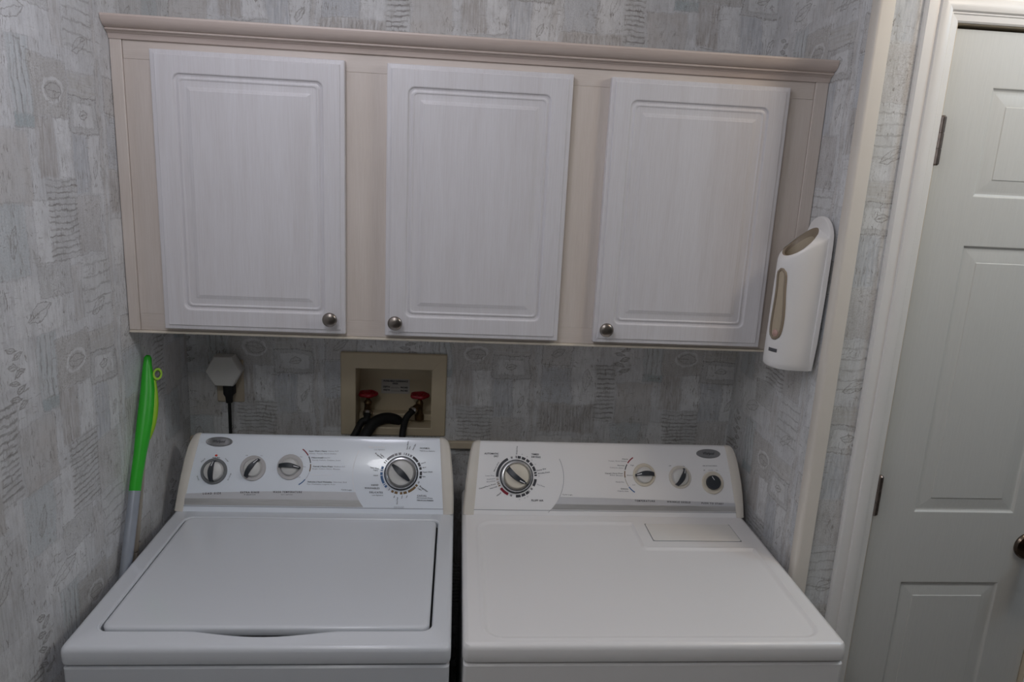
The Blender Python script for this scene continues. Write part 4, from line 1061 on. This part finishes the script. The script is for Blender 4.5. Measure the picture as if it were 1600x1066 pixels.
mb.lathe(c_ + Vector((.002, .001, 0)), (-.94, -.34, 0), (0, 0, 1), [(.0075, 0), (.0078, .0015), (.006, .003), (.003, .0045), (0, .005)], 14); obj('bag_end', mb, M_bag, ds, smooth=60, label='pinkish crumpled end of a plastic bag')
mb = MB(); tg = []
for z in (1.3722, 1.3800): tg.append([nose(-.56 + .42 * i / 6, z, .0008) for i in range(7)])
mb.loft(tg, False); obj('maker_tag', mb, M_tag, ds, smooth=60, label='small grey tag low on the nose')

# ------------------------------------------------------------------ mop leaning in the gap beside the washer
A = Vector((.0790, -.447, .877)); B = Vector((.0765, -.2770, 1.2380)); ax = (B - A).normalized()
P_at = lambda z: A + ax * ((z - A.z) / ax.z)
mop = thing('mop', P_at(0.02), 'mop with bright green grip leaning in the corner left of the washer', 'mop')
mb = MB(); mb.tube([P_at(.03), P_at(.5), P_at(1.03)], .0115, 20); obj('mop_pole', mb, M_pole, mop, smooth=60, label='smooth grey aluminium pole')
mb = MB()
mb.box(.064, .082, -.98, -.86, .001, .03); obj('mop_foot', mb, M_grip, mop, bevel=.004)
e1 = Vector((.86, .51, 0)); e1 = (e1 - ax * e1.dot(ax)).normalized(); e2 = ax.cross(e1).normalized()
mb = MB(); L = []
gz0, gz1 = 1.0180, 1.2850
for s_, r1, r2, o1 in ((0, .0118, .0118, 0), (.12, .0122, .0120, .0005), (.27, .0130, .0120, .002), (.38, .0150, .0125, .003), (.50, .0165, .0128, .004), (.62, .0165, .0125, .004), (.74, .0150, .0118, .0025), (.84, .0125, .0105, -.001), (.92, .0095, .009, -.004), (.98, .0080, .0075, -.0050), (1.0, .0045, .004, -.0050)):
    c = P_at(gz0 + (gz1 - gz0) * s_) + e1 * o1
    L.append([c + e1 * r1 * math.cos(2 * PI * i / 24) + e2 * r2 * math.sin(2 * PI * i / 24) for i in range(24)])
mb.loft(L, True, True, True); obj('grip', mb, M_green, mop, smooth=60, label='bright green plastic grip')
mb = MB()
pts = [P_at(1.118) + e1 * .0150, P_at(1.140) + e1 * .0190, P_at(1.165) + e1 * .0205, P_at(1.190) + e1 * .0195, P_at(1.215) + e1 * .0160, P_at(1.236) + e1 * .0125]
mb.tube(spline(pts, 6), [.004 + .0035 * math.sin(PI * i / 30) for i in range(31)], 12); obj('grip_strip', mb, M_lime, mop, smooth=60, label='lime rubber strip on the grip')
mb = MB(); c = P_at(1.2480) + e1 * .0175
lp = [c + e1 * .0095 * math.cos(2 * PI * i / 28) + ax * .0135 * math.sin(2 * PI * i / 28) for i in range(29)]
nn = e2 * .0065
for a_, b_ in ((-1, 1),):
    inner = [c + (p - c) * .62 for p in lp]
    mb.loft([[p - nn for p in lp], [p + nn for p in lp], [p + nn for p in inner], [p - nn for p in inner], [p - nn for p in lp]], False)
obj('hanging_loop', mb, M_lime, mop, smooth=50, label='lime hanging loop at the tip')
# pale batten standing against the left wall just behind the mop
pr = thing('pale_batten', (.066, -.34, .86), 'slim pale batten against the left wall right behind the mop pole', 'batten')
mb = MB(); C0, C1 = Vector((.0660, -.3690, .868)), Vector((.0660, -.2970, 1.075)); cd = (C1 - C0).normalized(); ce = Vector((0, cd.z, -cd.y))
mb.loft([[p + ce * a + Vector((b_, 0, 0)) for a, b_ in ((-.0055, -.005), (.0055, -.005), (.0055, .004), (-.0055, .004))] for p in (C0, C1)], True, True, True); obj('batten_strip', mb, M_cream, pr, bevel=.0015)
mb = MB(); C2 = C0 - cd * .0015; C3 = C0 - cd * .11
mb.loft([[p + ce * a + Vector((b_, 0, 0)) for a, b_ in ((-.006, -.005), (.006, -.005), (.006, .0045), (-.006, .0045))] for p in (C3, C2)], True, True, True); obj('batten_foot', mb, M_cream, pr, bevel=.0015)
mb = MB(); q0 = C0 + cd * .022 + Vector((.004, 0, 0)) + ce * .003
mb.lathe(q0, (1, 0, 0), (0, 0, 1), [(.0022, 0), (.002, .001), (0, .0016)], 12); obj('screw_head', mb, M_chrome, pr)
